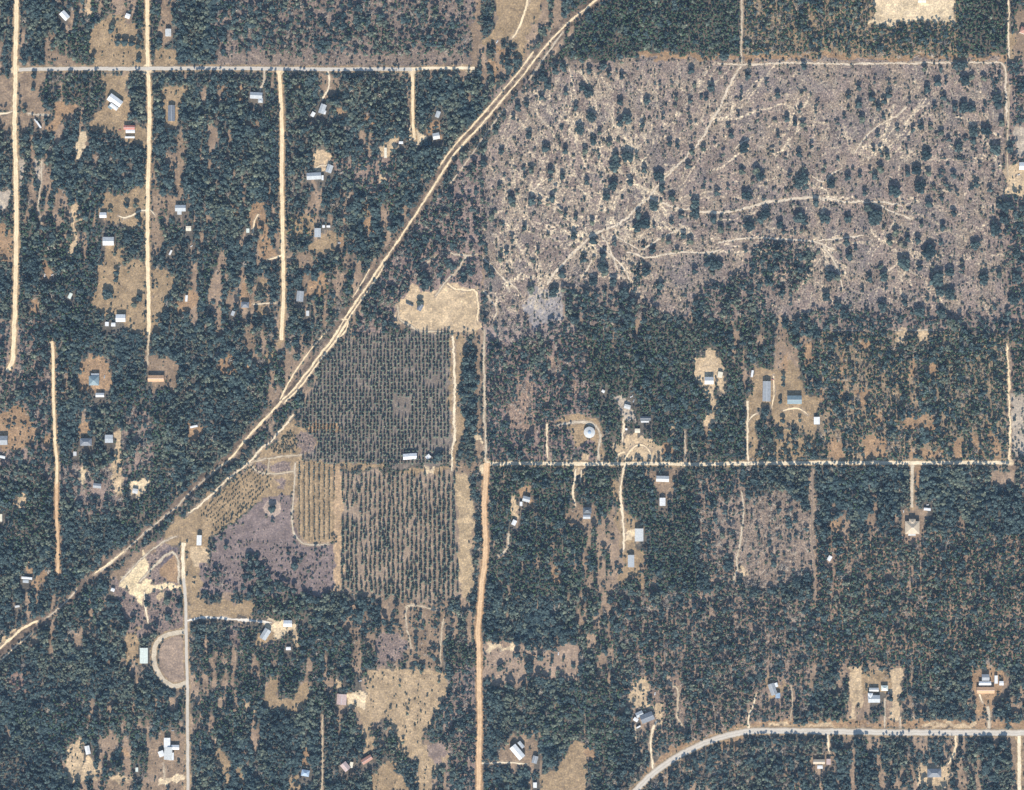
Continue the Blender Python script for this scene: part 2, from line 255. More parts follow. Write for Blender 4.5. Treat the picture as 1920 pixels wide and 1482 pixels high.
(BROWN,.1,[(193,1465),(243,1467),(243,1500),(193,1500)]),(BROWN,.05,[(273,1467),(350,1467),(350,1500),(273,1500)]),
(S,.0,[(-30,1215),(0,1205),(30,1182),(60,1162),(77,1164),(60,1187),(30,1212),(-30,1262)]),
((.32,.24,.18),.25,[(903,1204),(970,1204),(980,1209),(1085,1209),(1090,1277),(1080,1282),(1060,1270),(1035,1268),(1000,1280),(940,1287),(908,1277)]),
(K,.0,[(915,1211),(960,1209),(966,1218),(915,1221)]),(B,.02,[(935,1412),(960,1385),(985,1378),(1007,1385),(1007,1420),(990,1442),(970,1437),(935,1432)]),
(G,.0,[(1075,1388),(1095,1398),(1097,1500),(1008,1500),(1020,1455),(1050,1440),(1065,1410)]),
(S,.12,[(1180,1310),(1190,1280),(1210,1273),(1227,1290),(1215,1310),(1222,1320),(1240,1325),(1247,1345),(1235,1367),(1228,1360),(1228,1335),(1215,1329),(1190,1330),(1183,1320)]),
(G,.05,[(1435,1258),(1450,1273),(1462,1285),(1470,1268),(1480,1280),(1465,1297),(1442,1322),(1445,1300),(1433,1285)]),
(G,.12,[(1615,1255),(1672,1255),(1675,1300),(1615,1300)]),(SAND,.0,[(1589,1248),(1612,1246),(1620,1270),(1615,1300),(1620,1312),(1610,1327),(1600,1322),(1604,1357),(1592,1357),(1595,1320)]),
(S,.0,[(1670,1253),(1685,1248),(1693,1270),(1689,1310),(1686,1332),(1675,1327),(1673,1290)]),(S,.0,[(1668,1330),(1686,1330),(1686,1349),(1669,1349)]),
(O,.03,[(1813,1253),(1870,1253),(1887,1270),(1887,1290),(1867,1310),(1862,1327),(1824,1327),(1824,1310),(1819,1280)]),(O,.15,[(1825,1325),(1862,1325),(1855,1345),(1820,1340)]),
(B,.03,[(1518,1413),(1545,1410),(1562,1420),(1562,1440),(1518,1437)]),(S,.05,[(1718,1445),(1740,1428),(1777,1432),(1785,1450),(1777,1472),(1770,1482),(1723,1477)]),
(B,.05,[(1880,1378),(1960,1378),(1960,1500),(1903,1500),(1890,1400)]),
(O,.06,[(1404,1352),(1960,1350),(1960,1366),(1404,1366)]),(SAND,.0,[(1440,1358),(1560,1357),(1560,1365),(1440,1366)]),(SAND,.0,[(1720,1356),(1830,1355),(1830,1364),(1720,1365)]),(O,.05,[(1200,1450),(1250,1405),(1300,1388),(1400,1360),(1400,1368),(1300,1396),(1255,1420),(1205,1470)]),(O,.1,[(1360,1384),(1395,1380),(1380,1395),(1345,1402)]),
(O,.25,[(1095,1400),(1115,1398),(1112,1425),(1098,1425)]),
]
for c_, d_, p_ in CL: zone(p_, c_, d_, b=.15, s=.55 if c_ != MAUVE else .9, p=.2)
zone([(300,1040),(318,1022),(335,1030),(322,1045),(305,1062),(296,1058)], (.13,.11,.12), 0, w=0)
zone([(1150,835),(1175,820),(1210,822),(1240,838),(1240,866),(1150,866)], SAND, .06)
zone([(1065,862),(1100,858),(1100,884),(1068,884)], SAND, .05)
zone([(335,1190),(310,1198),(299,1214),(298,1240),(302,1266),(315,1280),(335,1285),(349,1280),(349,1198)], (.29,.22,.17), 0, w=0)
zone([(528,953),(523,965),(511,970),(499,965),(494,953),(499,941),(511,937),(523,941)], (.42,.33,.27), 0, w=0)
zone([(450,1040),(480,1035),(500,1060),(512,1085),(560,1115),(440,1122),(452,1085)], d=.62, b=0)
zone([(380,1068),(400,1050),(430,1090),(470,1120),(382,1112)], d=.3, b=.2)
zone([(368,1112),(430,1108),(600,1112),(640,1105),(640,1130),(600,1135),(470,1132),(440,1128),(370,1127)], d=.97, b=0)
# belts of trees between the sand tracks of the corridor
# ---- roads: (name, surface, width, points); surface picks the material
CORR = [(1125,-5),(1098,17),(1058,48),(1008,104),(981,142),(954,173),(925,208),(894,244),(869,269),(846,298),(831,322),(799,372),(768,420),(738,464),(719,490),(690,535),(665,569),(645,600),(622,640),(600,665),(575,700),(548,734),(528,752),(500,783),(462,822),(432,862),(400,884),(350,926),(326,952),(290,985),(230,1036),(190,1070),(165,1088),(125,1127),(87,1158),(60,1172),(17,1209),(-40,1255)]
sy, sx, D = dist(CORR, 30)
YC = yy[sy, sx]-MG; D = np.where((YC > 865) & (YC < 1032) | (YC > 1092) & (YC < 1158), D+4.4, D+.8)
r = D < 10+8*(N14[sy, sx]-.3); soil[sy, sx][r] = (np.array((.17,.13,.1))*(.5+.9*N6[sy, sx][r])[:, None]); dens[sy, sx][r] = .22
dens[sy, sx][D < 7] = 0
def corridor(a, b):
    pts = [p for p in CORR if a <= p[1] <= b]
    return pts
ROADS = [
('dirt_road','sand',8.5,[(31,-190),(31,30),(30,80),(28,118),(30,130),(28,180),(27,240),(29,300),(30,330),(31,430),(30,500),(28,590),(27,600),(26,640),(25,665),(22,683),(13,697)]),
('dirt_road','sand',7.5,[(276,-190),(276,60),(277,125),(279,160),(281,200),(279,300),(277,330),(277,500),(279,560),(279,628)]),
('track','sand',2.6,[(278,628),(278,645),(276,665),(277,685)]),
('paved_road','pave',7.5,[(36,131),(100,129),(277,129),(400,128),(527,129),(620,130),(700,130),(772,130)]),
('dirt_road','cream',6,[(772,130),(810,128),(890,128)]),
('dirt_road','sand',7.5,[(523,131),(525,160),(528,200),(529,260),(528,300),(529,380),(530,450),(531,500),(532,560),(529,600),(528,638)]),
('dirt_road','sand',5.5,[(773,131),(774,160),(774,230),(777,262)]),
('driveway','cream',3.2,[(615,131),(618,150),(616,170),(608,180),(603,190)]),
('driveway','pale',3,[(495,131),(496,150),(490,165),(486,175)]),
('dirt_road','sand',5.5,[(97,640),(100,660),(100,700),(100,740),(102,790),(103,830),(106,860),(107,880),(106,910)]),
('dirt_road','orange',5.5,[(106,908),(106,930),(106,960),(108,1000),(109,1040),(108,1076)]),
('lane','pave',6,[(344,1085),(348,1120),(349,1172),(350,1245),(352,1286),(352,1450),(354,1690)]),
('dirt_road','cream',7,[(345,1018),(343,1030),(343,1046),(344,1080),(347,1115)]),
('drive_loop','pale',8.5,[(349,1184),(334,1186),(315,1189),(301,1197),(291,1209),(288,1225),(289,1243),(294,1258),(304,1273),(317,1284),(331,1288),(350,1280)]),
('driveway','white',4,[(351,1164),(375,1158),(410,1158),(440,1162),(478,1164),(510,1168)]),
('driveway','cream',3,[(270,1110),(273,1140),(278,1170)]),
('dirt_road','orange',9.5,[(912,868),(911,900),(908,940),(908,980),(911,1010),(910,1050),(905,1080),(902,1120),(899,1150),(896,1182),(898,1220),(898,1300),(900,1350),(898,1400),(897,1690)]),
('track','pale',3.6,[(908,618),(908,680),(908,740),(909,800),(910,840),(911,868)]),
('track','cream',4,[(848,630),(851,650),(852,720),(851,800),(852,825),(846,848),(847,884)]),
('section_road','cream',7.5,[(912,870),(980,869),(1050,870),(1130,870),(1200,869),(1300,871),(1400,869),(1540,868),(1700,868),(1890,868)]),
('curving_road','pave',12,[(1100,1600),(1190,1482),(1225,1450),(1260,1424),(1300,1402),(1340,1386),(1380,1375),(1405,1371),(1450,1370),(1560,1372),(1700,1374),(1800,1374),(2110,1374)]),
('dirt_road','cream',7,[(1911,1374),(1911,1690)]),
('track','pale',3,[(1345,119),(1389,122),(1410,120),(1500,118),(1560,120),(1700,119),(1790,118),(1875,117),(1885,125),(1886,145),(1888,180),(1887,225)]),
('track','pale',3,[(1391,-190),(1391,60),(1389,80),(1391,115),(1389,124)]),
('track','pale',3.6,[(1389,124),(1375,145),(1362,175),(1350,205),(1335,225),(1323,250),(1302,278),(1279,303),(1244,338),(1227,354),(1219,371),(1200,382),(1175,410),(1147,428),(1121,435),(1102,450),(1073,477),(1044,506),(1025,535)]),
('track','pale',3.6,[(1219,371),(1238,380),(1265,390),(1300,396),(1340,399),(1375,398),(1420,384),(1455,376),(1500,372),(1540,371),(1590,380),(1640,378),(1666,381),(1695,387)]),
('track','pale',2.6,[(1640,380),(1658,391),(1678,400),(1712,411)]),
('track','pale',3,[(1346,454),(1395,448),(1429,446),(1471,449),(1521,452),(1537,456),(1565,469)]),
('track','pale',2.4,[(1542,458),(1558,483),(1573,508),(1581,544)]),('track','pale',2.4,[(1530,453),(1590,444),(1620,442)]),
('track','pale',2.8,[(1175,472),(1215,486),(1242,477),(1283,473),(1335,474),(1354,467)]),
('track','pale',2.4,[(1205,469),(1225,455),(1258,437),(1275,432)]),('track','pale',2.4,[(1120,455),(1140,475),(1170,500),(1182,530)]),
('track','pale',2.8,[(1119,476),(1105,500),(1088,525)]),('track','pale',2.6,[(1129,440),(1143,465),(1153,490),(1160,510)]),('track','pale',2.2,[(1154,443),(1185,460),(1200,470)]),
('track','pale',2.2,[(905,484),(925,500),(943,522),(960,533),(981,558)]),('track','pale',2.4,[(906,546),(929,571),(933,587),(925,600)]),
('track','pale',2.6,[(840,475),(857,478),(896,478)]),('track','pale',2.6,[(873,481),(862,504),(837,527),(815,556)]),('track','pale',2.2,[(792,500),(819,479)]),
('track','pale',2.4,[(1378,279),(1395,265),(1412,255)]),('track','pale',2,[(1700,200),(1680,220),(1650,232),(1620,258),(1600,290)]),('track','pale',2.2,[(1521,330),(1545,345),(1560,325),(1580,315)]),
('track','cream',3.4,[(550,777),(512,825),(487,844),(467,869),(440,887),(427,898),(410,916),(390,934),(363,957),(352,963)]),
('track','sand',2.4,[(467,869),(500,860),(540,855),(570,853)]),('track','sand',2.4,[(467,869),(480,885),(510,890),(553,884)]),('track','sand',2,[(505,860),(502,886)]),
('track','pale',2.2,[(553,868),(553,900),(549,950),(547,985),(553,1006),(566,1018),(580,1023),(617,1021)]),
('driveway','cream',3,[(1402,752),(1402,790),(1401,830),(1403,866)]),('driveway','cream',2.4,[(1402,792),(1410,780),(1420,775)]),('driveway','sand',2.4,[(1450,705),(1452,740),(1447,765)]),('driveway','sand',2.4,[(1468,771),(1482,766),(1500,766),(1515,778)]),
('track','pale',2.2,[(1284,808),(1285,850),(1286,866)]),('track','cream',3,[(1025,795),(1025,840),(1028,862)]),
('track','cream',4,[(1168,785),(1169,810),(1166,830)]),('driveway','cream',4,[(1172,872),(1165,900),(1163,930),(1167,965),(1170,1000),(1169,1032)]),
('driveway','cream',3.4,[(1080,880),(1078,900),(1073,925),(1080,950)]),('driveway','cream',2.4,[(1090,882),(1088,905)]),('track','pale',3,[(953,1000),(952,1025),(945,1038),(932,1046)]),
('driveway','pale',5.5,[(1711,870),(1710,900),(1710,952)]),('track','pale',2.6,[(1390,922),(1395,948),(1390,1000),(1386,1030),(1380,1055),(1383,1065),(1376,1085),(1377,1100)]),
('track','brown',3,[(1523,880),(1524,950),(1521,1000),(1526,1050),(1528,1130)]),('track','sand',4,[(1888,645),(1891,690),(1892,740),(1893,800),(1894,835),(1891,868)]),
('track','pale',1.8,[(1560,619.5),(1626,620)]),('track','pale',1.8,[(1676,619.5),(1695,620)]),('track','pale',1.8,[(1700,620),(1756,619)]),
('track','cream',2.6,[(605,1342),(604,1380),(605,1430),(603,1500)]),('track','cream',2.4,[(762,1182),(769,1198),(771,1215)]),('track','cream',2.4,[(760,1140),(766,1135),(795,1137),(815,1145),(825,1143)]),('track','cream',2,[(764,1136),(761,1152),(763,1182)]),('track','cream',2.2,[(832,1160),(826,1200),(826,1250)]),
('driveway','cream',2.6,[(902,1431),(930,1431),(962,1430),(990,1433)]),('driveway','cream',4,[(1232,1352),(1222,1370),(1219,1400),(1225,1445)]),('track','cream',2.4,[(1190,1362),(1193,1390)]),('track','cream',2.8,[(1252,1272),(1256,1285),(1272,1290),(1270,1330),(1268,1345),(1281,1365)]),
('driveway','cream',3,[(1404,1368),(1402,1345),(1412,1325),(1418,1300)]),('track','cream',1.8,[(1482,1285),(1487,1310),(1482,1350)]),('driveway','pale',2,[(1659,1310),(1659,1366)]),('driveway','pale',2,[(1688,1345),(1688,1368)]),
('driveway','cream',4,[(1552,1376),(1553,1395),(1555,1412)]),('driveway','sand',4.5,[(1792,1378),(1793,1400),(1786,1420),(1777,1435)]),('driveway','cream',2.6,[(1836,1302),(1842,1318)]),('driveway','pale',5,[(1852,1325),(1855,1345),(1854,1366)]),
('driveway','cream',2.4,[(282,394),(290,404)]),('driveway','cream',2.4,[(277,395),(262,395),(250,404),(232,410),(222,405)]),('track','pale',2.2,[(79,300),(77,350),(70,385),(74,400),(79,420)]),('driveway','pale',3.5,[(52,213),(75,216),(96,216)]),('driveway','cream',2.6,[(-20,214),(12,213),(24,209)]),
('driveway','sand',3.4,[(999,-190),(991,0),(980,35),(970,60),(959,74)]),('track','cream',3,[(1891,-190),(1891,30),(1890,70),(1892,110)]),('driveway','sand',2.6,[(529,478),(515,484),(500,488)]),('driveway','cream',2.2,[(475,571),(500,569),(520,568)]),('driveway','sand',2.6,[(485,402),(476,415),(474,440)]),
('driveway','cream',2.6,[(590,318),(600,310),(612,312),(618,300)]),('track','cream',2.4,[(309,1462),(307,1432)]),('track','cream',1.8,[(1893,160),(1888,300),(1890,330)]),
]
c0 = corridor(-10, 470); c1 = corridor(450, 760); c2 = corridor(745, 890); c3 = corridor(1030, 1175); c4 = corridor(1170, 1300)
def shift(pts, dx, dy=0): return [(x+dx, y+dy) for x, y in pts]
ROADS += [('powerline_track','sand',3.2,c0),('powerline_track','sand',2.6,shift(corridor(100,350),-8,-7)),('powerline_track','pale',2.4,[(1056,60),(1040,81),(1010,123),(992,150)]),('powerline_track','pale',2.2,[(946,204),(927,229),(904,262),(879,298),(842,348)]),
('powerline_track','sand',3.6,c1),('powerline_track','sand',3,shift(corridor(480,760),5,4)),('powerline_track','sand',2.6,[(617,617),(588,648),(571,671),(550,702),(533,733),(525,750)]),('powerline_track','sand',2,[(693,505),(680,528),(670,545),(660,560)]),('powerline_track','sand',3.6,c2),
('powerline_track','sand',3.2,[(233,1034),(205,1056),(177,1076)]),('powerline_track','pale',2.4,[(222,1044),(205,1059),(188,1072)]),('powerline_track','pale',1.6,[(400,886),(350,928),(329,955)]),('powerline_track','pale',2.2,[(144,1105),(125,1128),(100,1150),(87,1159)]),
('powerline_track','sand',4,[(71,1165),(48,1174),(31,1188),(0,1215),(-40,1250)]),('driveway','pale',4.5,[(1043,797),(1070,793),(1098,790),(1118,798),(1127,818),(1122,840),(1122,866)]),('driveway','sand',3,[(1172,862),(1182,842),(1200,832),(1218,842),(1222,866)]),('driveway','sand',3,[(1172,848),(1158,852),(1152,866)]),
('track','sand',3,[(838,532),(850,541),(872,546),(892,543),(897,560),(896,605)]),('track','sand',2.6,[(745,572),(748,600),(770,612),(785,622),(835,621)]),('track','pale',3.4,[(262,1092),(285,1068),(305,1046),(322,1034),(333,1042),(337,1070),(335,1095)]),('track','pale',2.6,[(225,1092),(250,1062),(285,1030),(318,1010),(332,1006)]),
('powerline_track','pale',2,[(332,950),(300,975),(262,1008),(233,1034)]),('powerline_track','sand',2.4,[(60,1187),(30,1212),(0,1240)]),
('powerline_track','sand',2.6,[(641,600),(655,598),(648,622),(637,632)]),
]
for name, kind, wd, pts in ROADS:
    sy, sx, D = dist(pts, wd/2+7)
    edge = wd/2+1.0+(N6[sy, sx]-.5)*3
    if wd > 5:
        r = (D > wd/2-1) & (D < edge+1.6); soil[sy, sx][r] = np.array(OCHRE if kind == 'orange' else GRASS)*(.7+.5*N6[sy, sx][r])[:, None]
    else:
        r = (D < edge+.3); soil[sy, sx][r] = np.array((.33,.26,.19))*(.7+.5*N6[sy, sx][r])[:, None]
    cut = wd/2+.4 if name == 'section_road' else wd/2+5.5 if kind == 'white' else wd/2+(3 if kind == 'pave' else 2.2 if wd > 5 else 1.6)
    dens[sy, sx][D < cut] = 0
    debris[sy, sx][D < wd/2] = 0
# widened junctions
for cx_, cy_, r_ in ((277,129,11),(29,131,8),(524,133,8),(773,133,7),(1894,868,6),(907,880,9)):
    sy, sx, D = dist([(cx_, cy_), (cx_, cy_+.1)], 20); r = D < r_*(.8+.4*N6[sy, sx]); soil[sy, sx][r] = np.array(CREAM); dens[sy, sx][D < r_+1] = 0

# skid trails dragged through the cut-over field towards its loading places
fm = np.zeros((H, W), bool); a_, b_, r_ = inside(FIELD); fm[a_, b_] = r_
rs = np.random.default_rng(21)
def trail(x, y, tx, ty, n, wdt, pale):
    global soil
    a = math.atan2(ty-y, tx-x)+rs.normal()*.5
    for _ in range(n):
        a += .12*(math.atan2(ty-y, tx-x)-a)+rs.normal()*.16
        x += 2.2*math.cos(a); y += 2.2*math.sin(a)
        ix, iy = int(x+MG), int(y+MG)
        if not (3 < ix < W-4 and 3 < iy < H-4) or not fm[iy, ix]: return
        if math.hypot(tx-x, ty-y) < 8: return
        if N14[iy, ix] < .25: continue
        k = wdt*(.5+N6[iy, ix])
        for dx in (-2, -1, 0, 1, 2):
            for dy in (-2, -1, 0, 1, 2):
                if dx*dx+dy*dy <= k*k:
                    soil[iy+dy, ix+dx] = soil[iy+dy, ix+dx]*.4+pale*.6*(.8+.4*N3[iy+dy, ix+dx])
TGT = [(1015,560),(1100,452),(1219,371),(1147,428),(1420,384),(1540,372),(1690,386),(1285,473),(1540,456),(1330,230),(950,520),(1640,300),(1880,300),(1700,480)]
for k in range(2300):
    x, y = (rs.uniform(905, 1890) if k % 3 else rs.uniform(905, 1230)), rs.uniform(112, 605)
    c_ = sorted(TGT, key=lambda q: math.hypot(q[0]-x, q[1]-y)*rs.uniform(.6, 1.4)-(150 if q[0] < 1230 else 0))[0]
    big_ = rs.random() < .1
    trail(x, y, c_[0], c_[1], int(rs.uniform(40, 120) if big_ else rs.uniform(8, 40)), rs.uniform(1.1, 1.7) if big_ else rs.uniform(.5, 1.0), np.array((.62,.52,.38))*rs.uniform(.7, 1.1)*(1.15 if big_ else 1))
# rows of the planted blocks show as bare strips
def stripes(pts, px_, amp):
    sy, sx, r = inside(pts, 0)
    s_ = (.5+.5*np.cos(2*np.pi*(xx[sy, sx]-MG+2*(N40[sy, sx]-.5))/px_))
    v = (1-amp/2+amp*s_)[..., None]
    soil[sy, sx] = np.where(r[..., None], soil[sy, sx]*v, soil[sy, sx])
stripes([(640,888),(855,888),(862,1118),(640,1108)], 8.6, .15)
stripes([(556,884),(631,884),(624,1012),(560,1005)], 9.4, .5)

# ------------------------------------------------------------------ materials
def mat(name, rough=.9):
    m = bpy.data.materials.new(name); m.use_nodes = True
    b = m.node_tree.nodes['Principled BSDF']; b.inputs['Roughness'].default_value = rough
    b.inputs['Specular IOR Level'].default_value = .15
    return m, m.node_tree, b
def N(t, kind, **kw):
    n = t.nodes.new(kind)
    for k, v in kw.items(): setattr(n, k, v)
    return n
def noise(t, scale, detail=3, coord='Object', rough=.6, stretch=None):
    tc = N(t, 'ShaderNodeTexCoord'); no = N(t, 'ShaderNodeTexNoise')
    no.inputs['Scale'].default_value = scale; no.inputs['Detail'].default_value = detail; no.inputs['Roughness'].default_value = rough
    if stretch:
        mp = N(t, 'ShaderNodeMapping'); mp.inputs['Scale'].default_value = stretch
        t.links.new(tc.outputs[coord], mp.inputs[0]); t.links.new(mp.outputs[0], no.inputs['Vector'])
    else: t.links.new(tc.outputs[coord], no.inputs['Vector'])
    return no
def ramp(t, src, stops):
    r = N(t, 'ShaderNodeValToRGB'); e = r.color_ramp.elements
    e[0].position, e[0].color = stops[0][0], (*stops[0][1], 1)
    e[1].position, e[1].color = stops[-1][0], (*stops[-1][1], 1)
    for p, c in stops[1:-1]:
        q = e.new(p); q.color = (*c, 1)
    t.links.new(src, r.inputs[0]); return r
def mul(t, a, b):
    m = N(t, 'ShaderNodeMix', data_type='RGBA', blend_type='MULTIPLY'); m.inputs[0].default_value = 1
    t.links.new(a, m.inputs[6]); t.links.new(b, m.inputs[7]); return m.outputs[2]
def bump(t, b, src, dist_=.3, st=.6):
    n = N(t, 'ShaderNodeBump'); n.inputs['Strength'].default_value = st; n.inputs['Distance'].default_value = dist_
    t.links.new(src, n.inputs['Height']); t.links.new(n.outputs[0], b.inputs['Normal'])

def ground_mat():
    m, t, b = mat('soil_and_grass')
    at = N(t, 'ShaderNodeAttribute', attribute_name='soil')
    sp = N(t, 'ShaderNodeAttribute', attribute_name='speck')
    n1 = noise(t, .3, 4, rough=.75); r1 = ramp(t, n1.outputs[0], [(.34,(.3,.29,.31)),(.45,(.7,.7,.72)),(.54,(1.0,.98,.95)),(.62,(1.7,1.6,1.42)),(.7,(2.4,2.2,1.9))])
    n2 = noise(t, .1, 4); r2 = ramp(t, n2.outputs[0], [(.3,(.75,.75,.78)),(.7,(1.27,1.24,1.18))])
    w_ = N(t, 'ShaderNodeMix', data_type='RGBA'); w_.inputs[6].default_value = (1, 1, 1, 1)
    t.links.new(sp.outputs['Fac'], w_.inputs[0]); t.links.new(r1.outputs[0], w_.inputs[7])
    c = mul(t, mul(t, at.outputs['Color'], w_.outputs[2]), r2.outputs[0])
    t.links.new(c, b.inputs['Base Color']); bump(t, b, n1.outputs[0], .5, .5)
    return m
def road_mat(name, col, var=.18, spk=.25, ruts=False):
    m, t, b = mat(name)
    n1 = noise(t, .09, 4); r1 = ramp(t, n1.outputs[0], [(.3, tuple(c*(1-var) for c in col)), (.7, tuple(c*(1+var) for c in col))])
    n2 = noise(t, .7, 3); r2 = ramp(t, n2.outputs[0], [(.3,(1-spk,)*3),(.7,(1+spk*.8,)*3)])
    c = mul(t, r1.outputs[0], r2.outputs[0])
    if ruts:                                             # wheel paths along the lane, worn edges
        at_ = N(t, 'ShaderNodeAttribute', attribute_name='across'); n3 = noise(t, .05, 3)
        ad = N(t, 'ShaderNodeMath', operation='MULTIPLY_ADD'); t.links.new(n3.outputs[0], ad.inputs[0]); ad.inputs[1].default_value = .22; t.links.new(at_.outputs['Fac'], ad.inputs[2])
        r3 = ramp(t, ad.outputs[0], [(.1,(.75,.7,.64)),(.24,(1.0,.98,.95)),(.38,(1.12,1.12,1.12)),(.58,(.92,.9,.88)),(.76,(1.12,1.12,1.12)),(.95,(1,.96,.92)),(1,(.8,.74,.68))])
        c = mul(t, c, r3.outputs[0])
    t.links.new(c, b.inputs['Base Color']); bump(t, b, n2.outputs[0], .2, .4)
    return m
RM = {'sand': road_mat('packed_sand', (.76,.61,.4), ruts=True), 'cream': road_mat('pale_sand', (.72,.61,.44), ruts=True), 'pale': road_mat('pale_limerock', (.52,.44,.33), .25, .35),
      'orange': road_mat('orange_clay', (.62,.43,.26), ruts=True), 'pave': road_mat('worn_asphalt', (.5,.46,.4), .08, .1, True), 'white': road_mat('white_gravel', (.7,.64,.55)), 'brown': road_mat('leaf_strewn_track', (.24,.185,.145)), 'field': road_mat('churned_sand', (.6,.5,.38), .25, .4), 'dull': road_mat('dull_sand', (.5,.41,.29), .25, .3)}
def leaf_mat(name, lo, hi, n_lo=.55, n_hi=1.5, coord='Object', sc=.6):
    m, t, b = mat(name, .85)
    oi = N(t, 'ShaderNodeObjectInfo'); r0 = ramp(t, oi.outputs['Random'], [(0, lo), (1, hi)])
    n1 = noise(t, sc, 2, coord); r1 = ramp(t, n1.outputs[0], [(.35,(n_lo,)*3),(.65,(n_hi, n_hi, n_hi*.92))])
    ri = N(t, 'ShaderNodeNewGeometry'); r2 = ramp(t, ri.outputs['Random Per Island'], [(0,(.6,.6,.63)),(.75,(1.1,1.1,1.08)),(1,(1.6,1.57,1.5))])
    t.links.new(mul(t, mul(t, r0.outputs[0], r1.outputs[0]), r2.outputs[0]), b.inputs['Base Color'])
    return m
OAKL = leaf_mat('oak_leaves', (.028,.05,.06), (.068,.1,.104), .6, 1.6, sc=.35)
OAKG = leaf_mat('grey_green_leaves', (.06,.085,.08), (.13,.15,.12), .6, 1.6, sc=.35)
PINEL = leaf_mat('pine_needles', (.03,.066,.05), (.085,.135,.085))
SHRUB = leaf_mat('scrub_leaves', (.07,.085,.075), (.16,.15,.12))
PLANT = leaf_mat('planted_pine_needles', (.06,.09,.085), (.13,.155,.125))
BARE = leaf_mat('leafless_twigs', (.26,.23,.21), (.46,.41,.36), .75, 1.25)
BARK = leaf_mat('bark', (.12,.09,.07), (.2,.16,.13), .8, 1.2)
WOODM = leaf_mat('weathered_wood', (.4,.36,.31), (.4,.36,.31), .7, 1.2)

def new_mesh(name, V, F, mats, fm_=None):
    """V (n,3); F list of tuples or (m,k) array; fm_ material index per face"""
    me = bpy.data.meshes.new(name)
    V = np.asarray(V, np.float32)
    if isinstance(F, np.ndarray):
        k = F.shape[1]; idx = F.ravel(); ls = np.arange(0, len(idx), k)
        me.vertices.add(len(V)); me.loops.add(len(idx)); me.polygons.add(len(ls))
        me.vertices.foreach_set('co', V.ravel()); me.loops.foreach_set('vertex_index', idx.astype(np.int32)); me.polygons.foreach_set('loop_start', ls.astype(np.int32))
        me.update(calc_edges=True)
    else: me.from_pydata([tuple(v) for v in V], [], F)
    for m in mats: me.materials.append(m)
    if fm_ is not None: me.polygons.foreach_set('material_index', np.asarray(fm_, np.int32))
    me.update(); return me
def link(name, me, parent=None, loc=(0,0,0), rz=0, sc=(1,1,1)):
    o = bpy.data.objects.new(name, me); COL.objects.link(o); o.parent = parent
    o.location = loc; o.rotation_euler = (0,0,rz); o.scale = sc; return o
def tag(o, label=None, cat=None, group=None, kind=None):
    for k, v in (('label', label), ('category', cat), ('group', group), ('kind', kind)):
        if v: o[k] = v
    return o

# ------------------------------------------------------------------ ground sheet
ST = 2
ax_x = np.concatenate(([-40000, -12000, -4000], np.arange(0, W, ST)-MG-IW/2, [4000, 12000, 40000])).astype(np.float32)
ax_y = np.concatenate(([40000, 12000, 4000], IH/2-(np.arange(0, H, ST)-MG), [-4000, -12000, -40000])).astype(np.float32)
ix = np.clip((ax_x+IW/2+MG).astype(int), 0, W-1); iy = np.clip((IH/2-ax_y+MG).astype(int), 0, H-1)
nx, ny = len(ax_x), len(ax_y)
gx, gy = np.meshgrid(ax_x, ax_y)
V = np.stack([gx, gy, np.zeros_like(gx)], -1).reshape(-1, 3)
q = np.arange(nx*ny).reshape(ny, nx)
F = np.stack([q[1:, :-1], q[1:, 1:], q[:-1, 1:], q[:-1, :-1]], -1).reshape(-1, 4)
gme = new_mesh('ground', V, F, [ground_mat()])
ca = gme.color_attributes.new('soil', 'FLOAT_COLOR', 'POINT')
buf = np.ones((ny*nx, 4), np.float32); buf[:, :3] = soil[iy][:, ix].reshape(-1, 3)
ca.data.foreach_set('color', buf.ravel())
sa = gme.attributes.new('speck', 'FLOAT', 'POINT'); sa.data.foreach_set('value', speck[iy][:, ix].ravel().astype(np.float32))
tag(link('ground', gme), kind='structure')

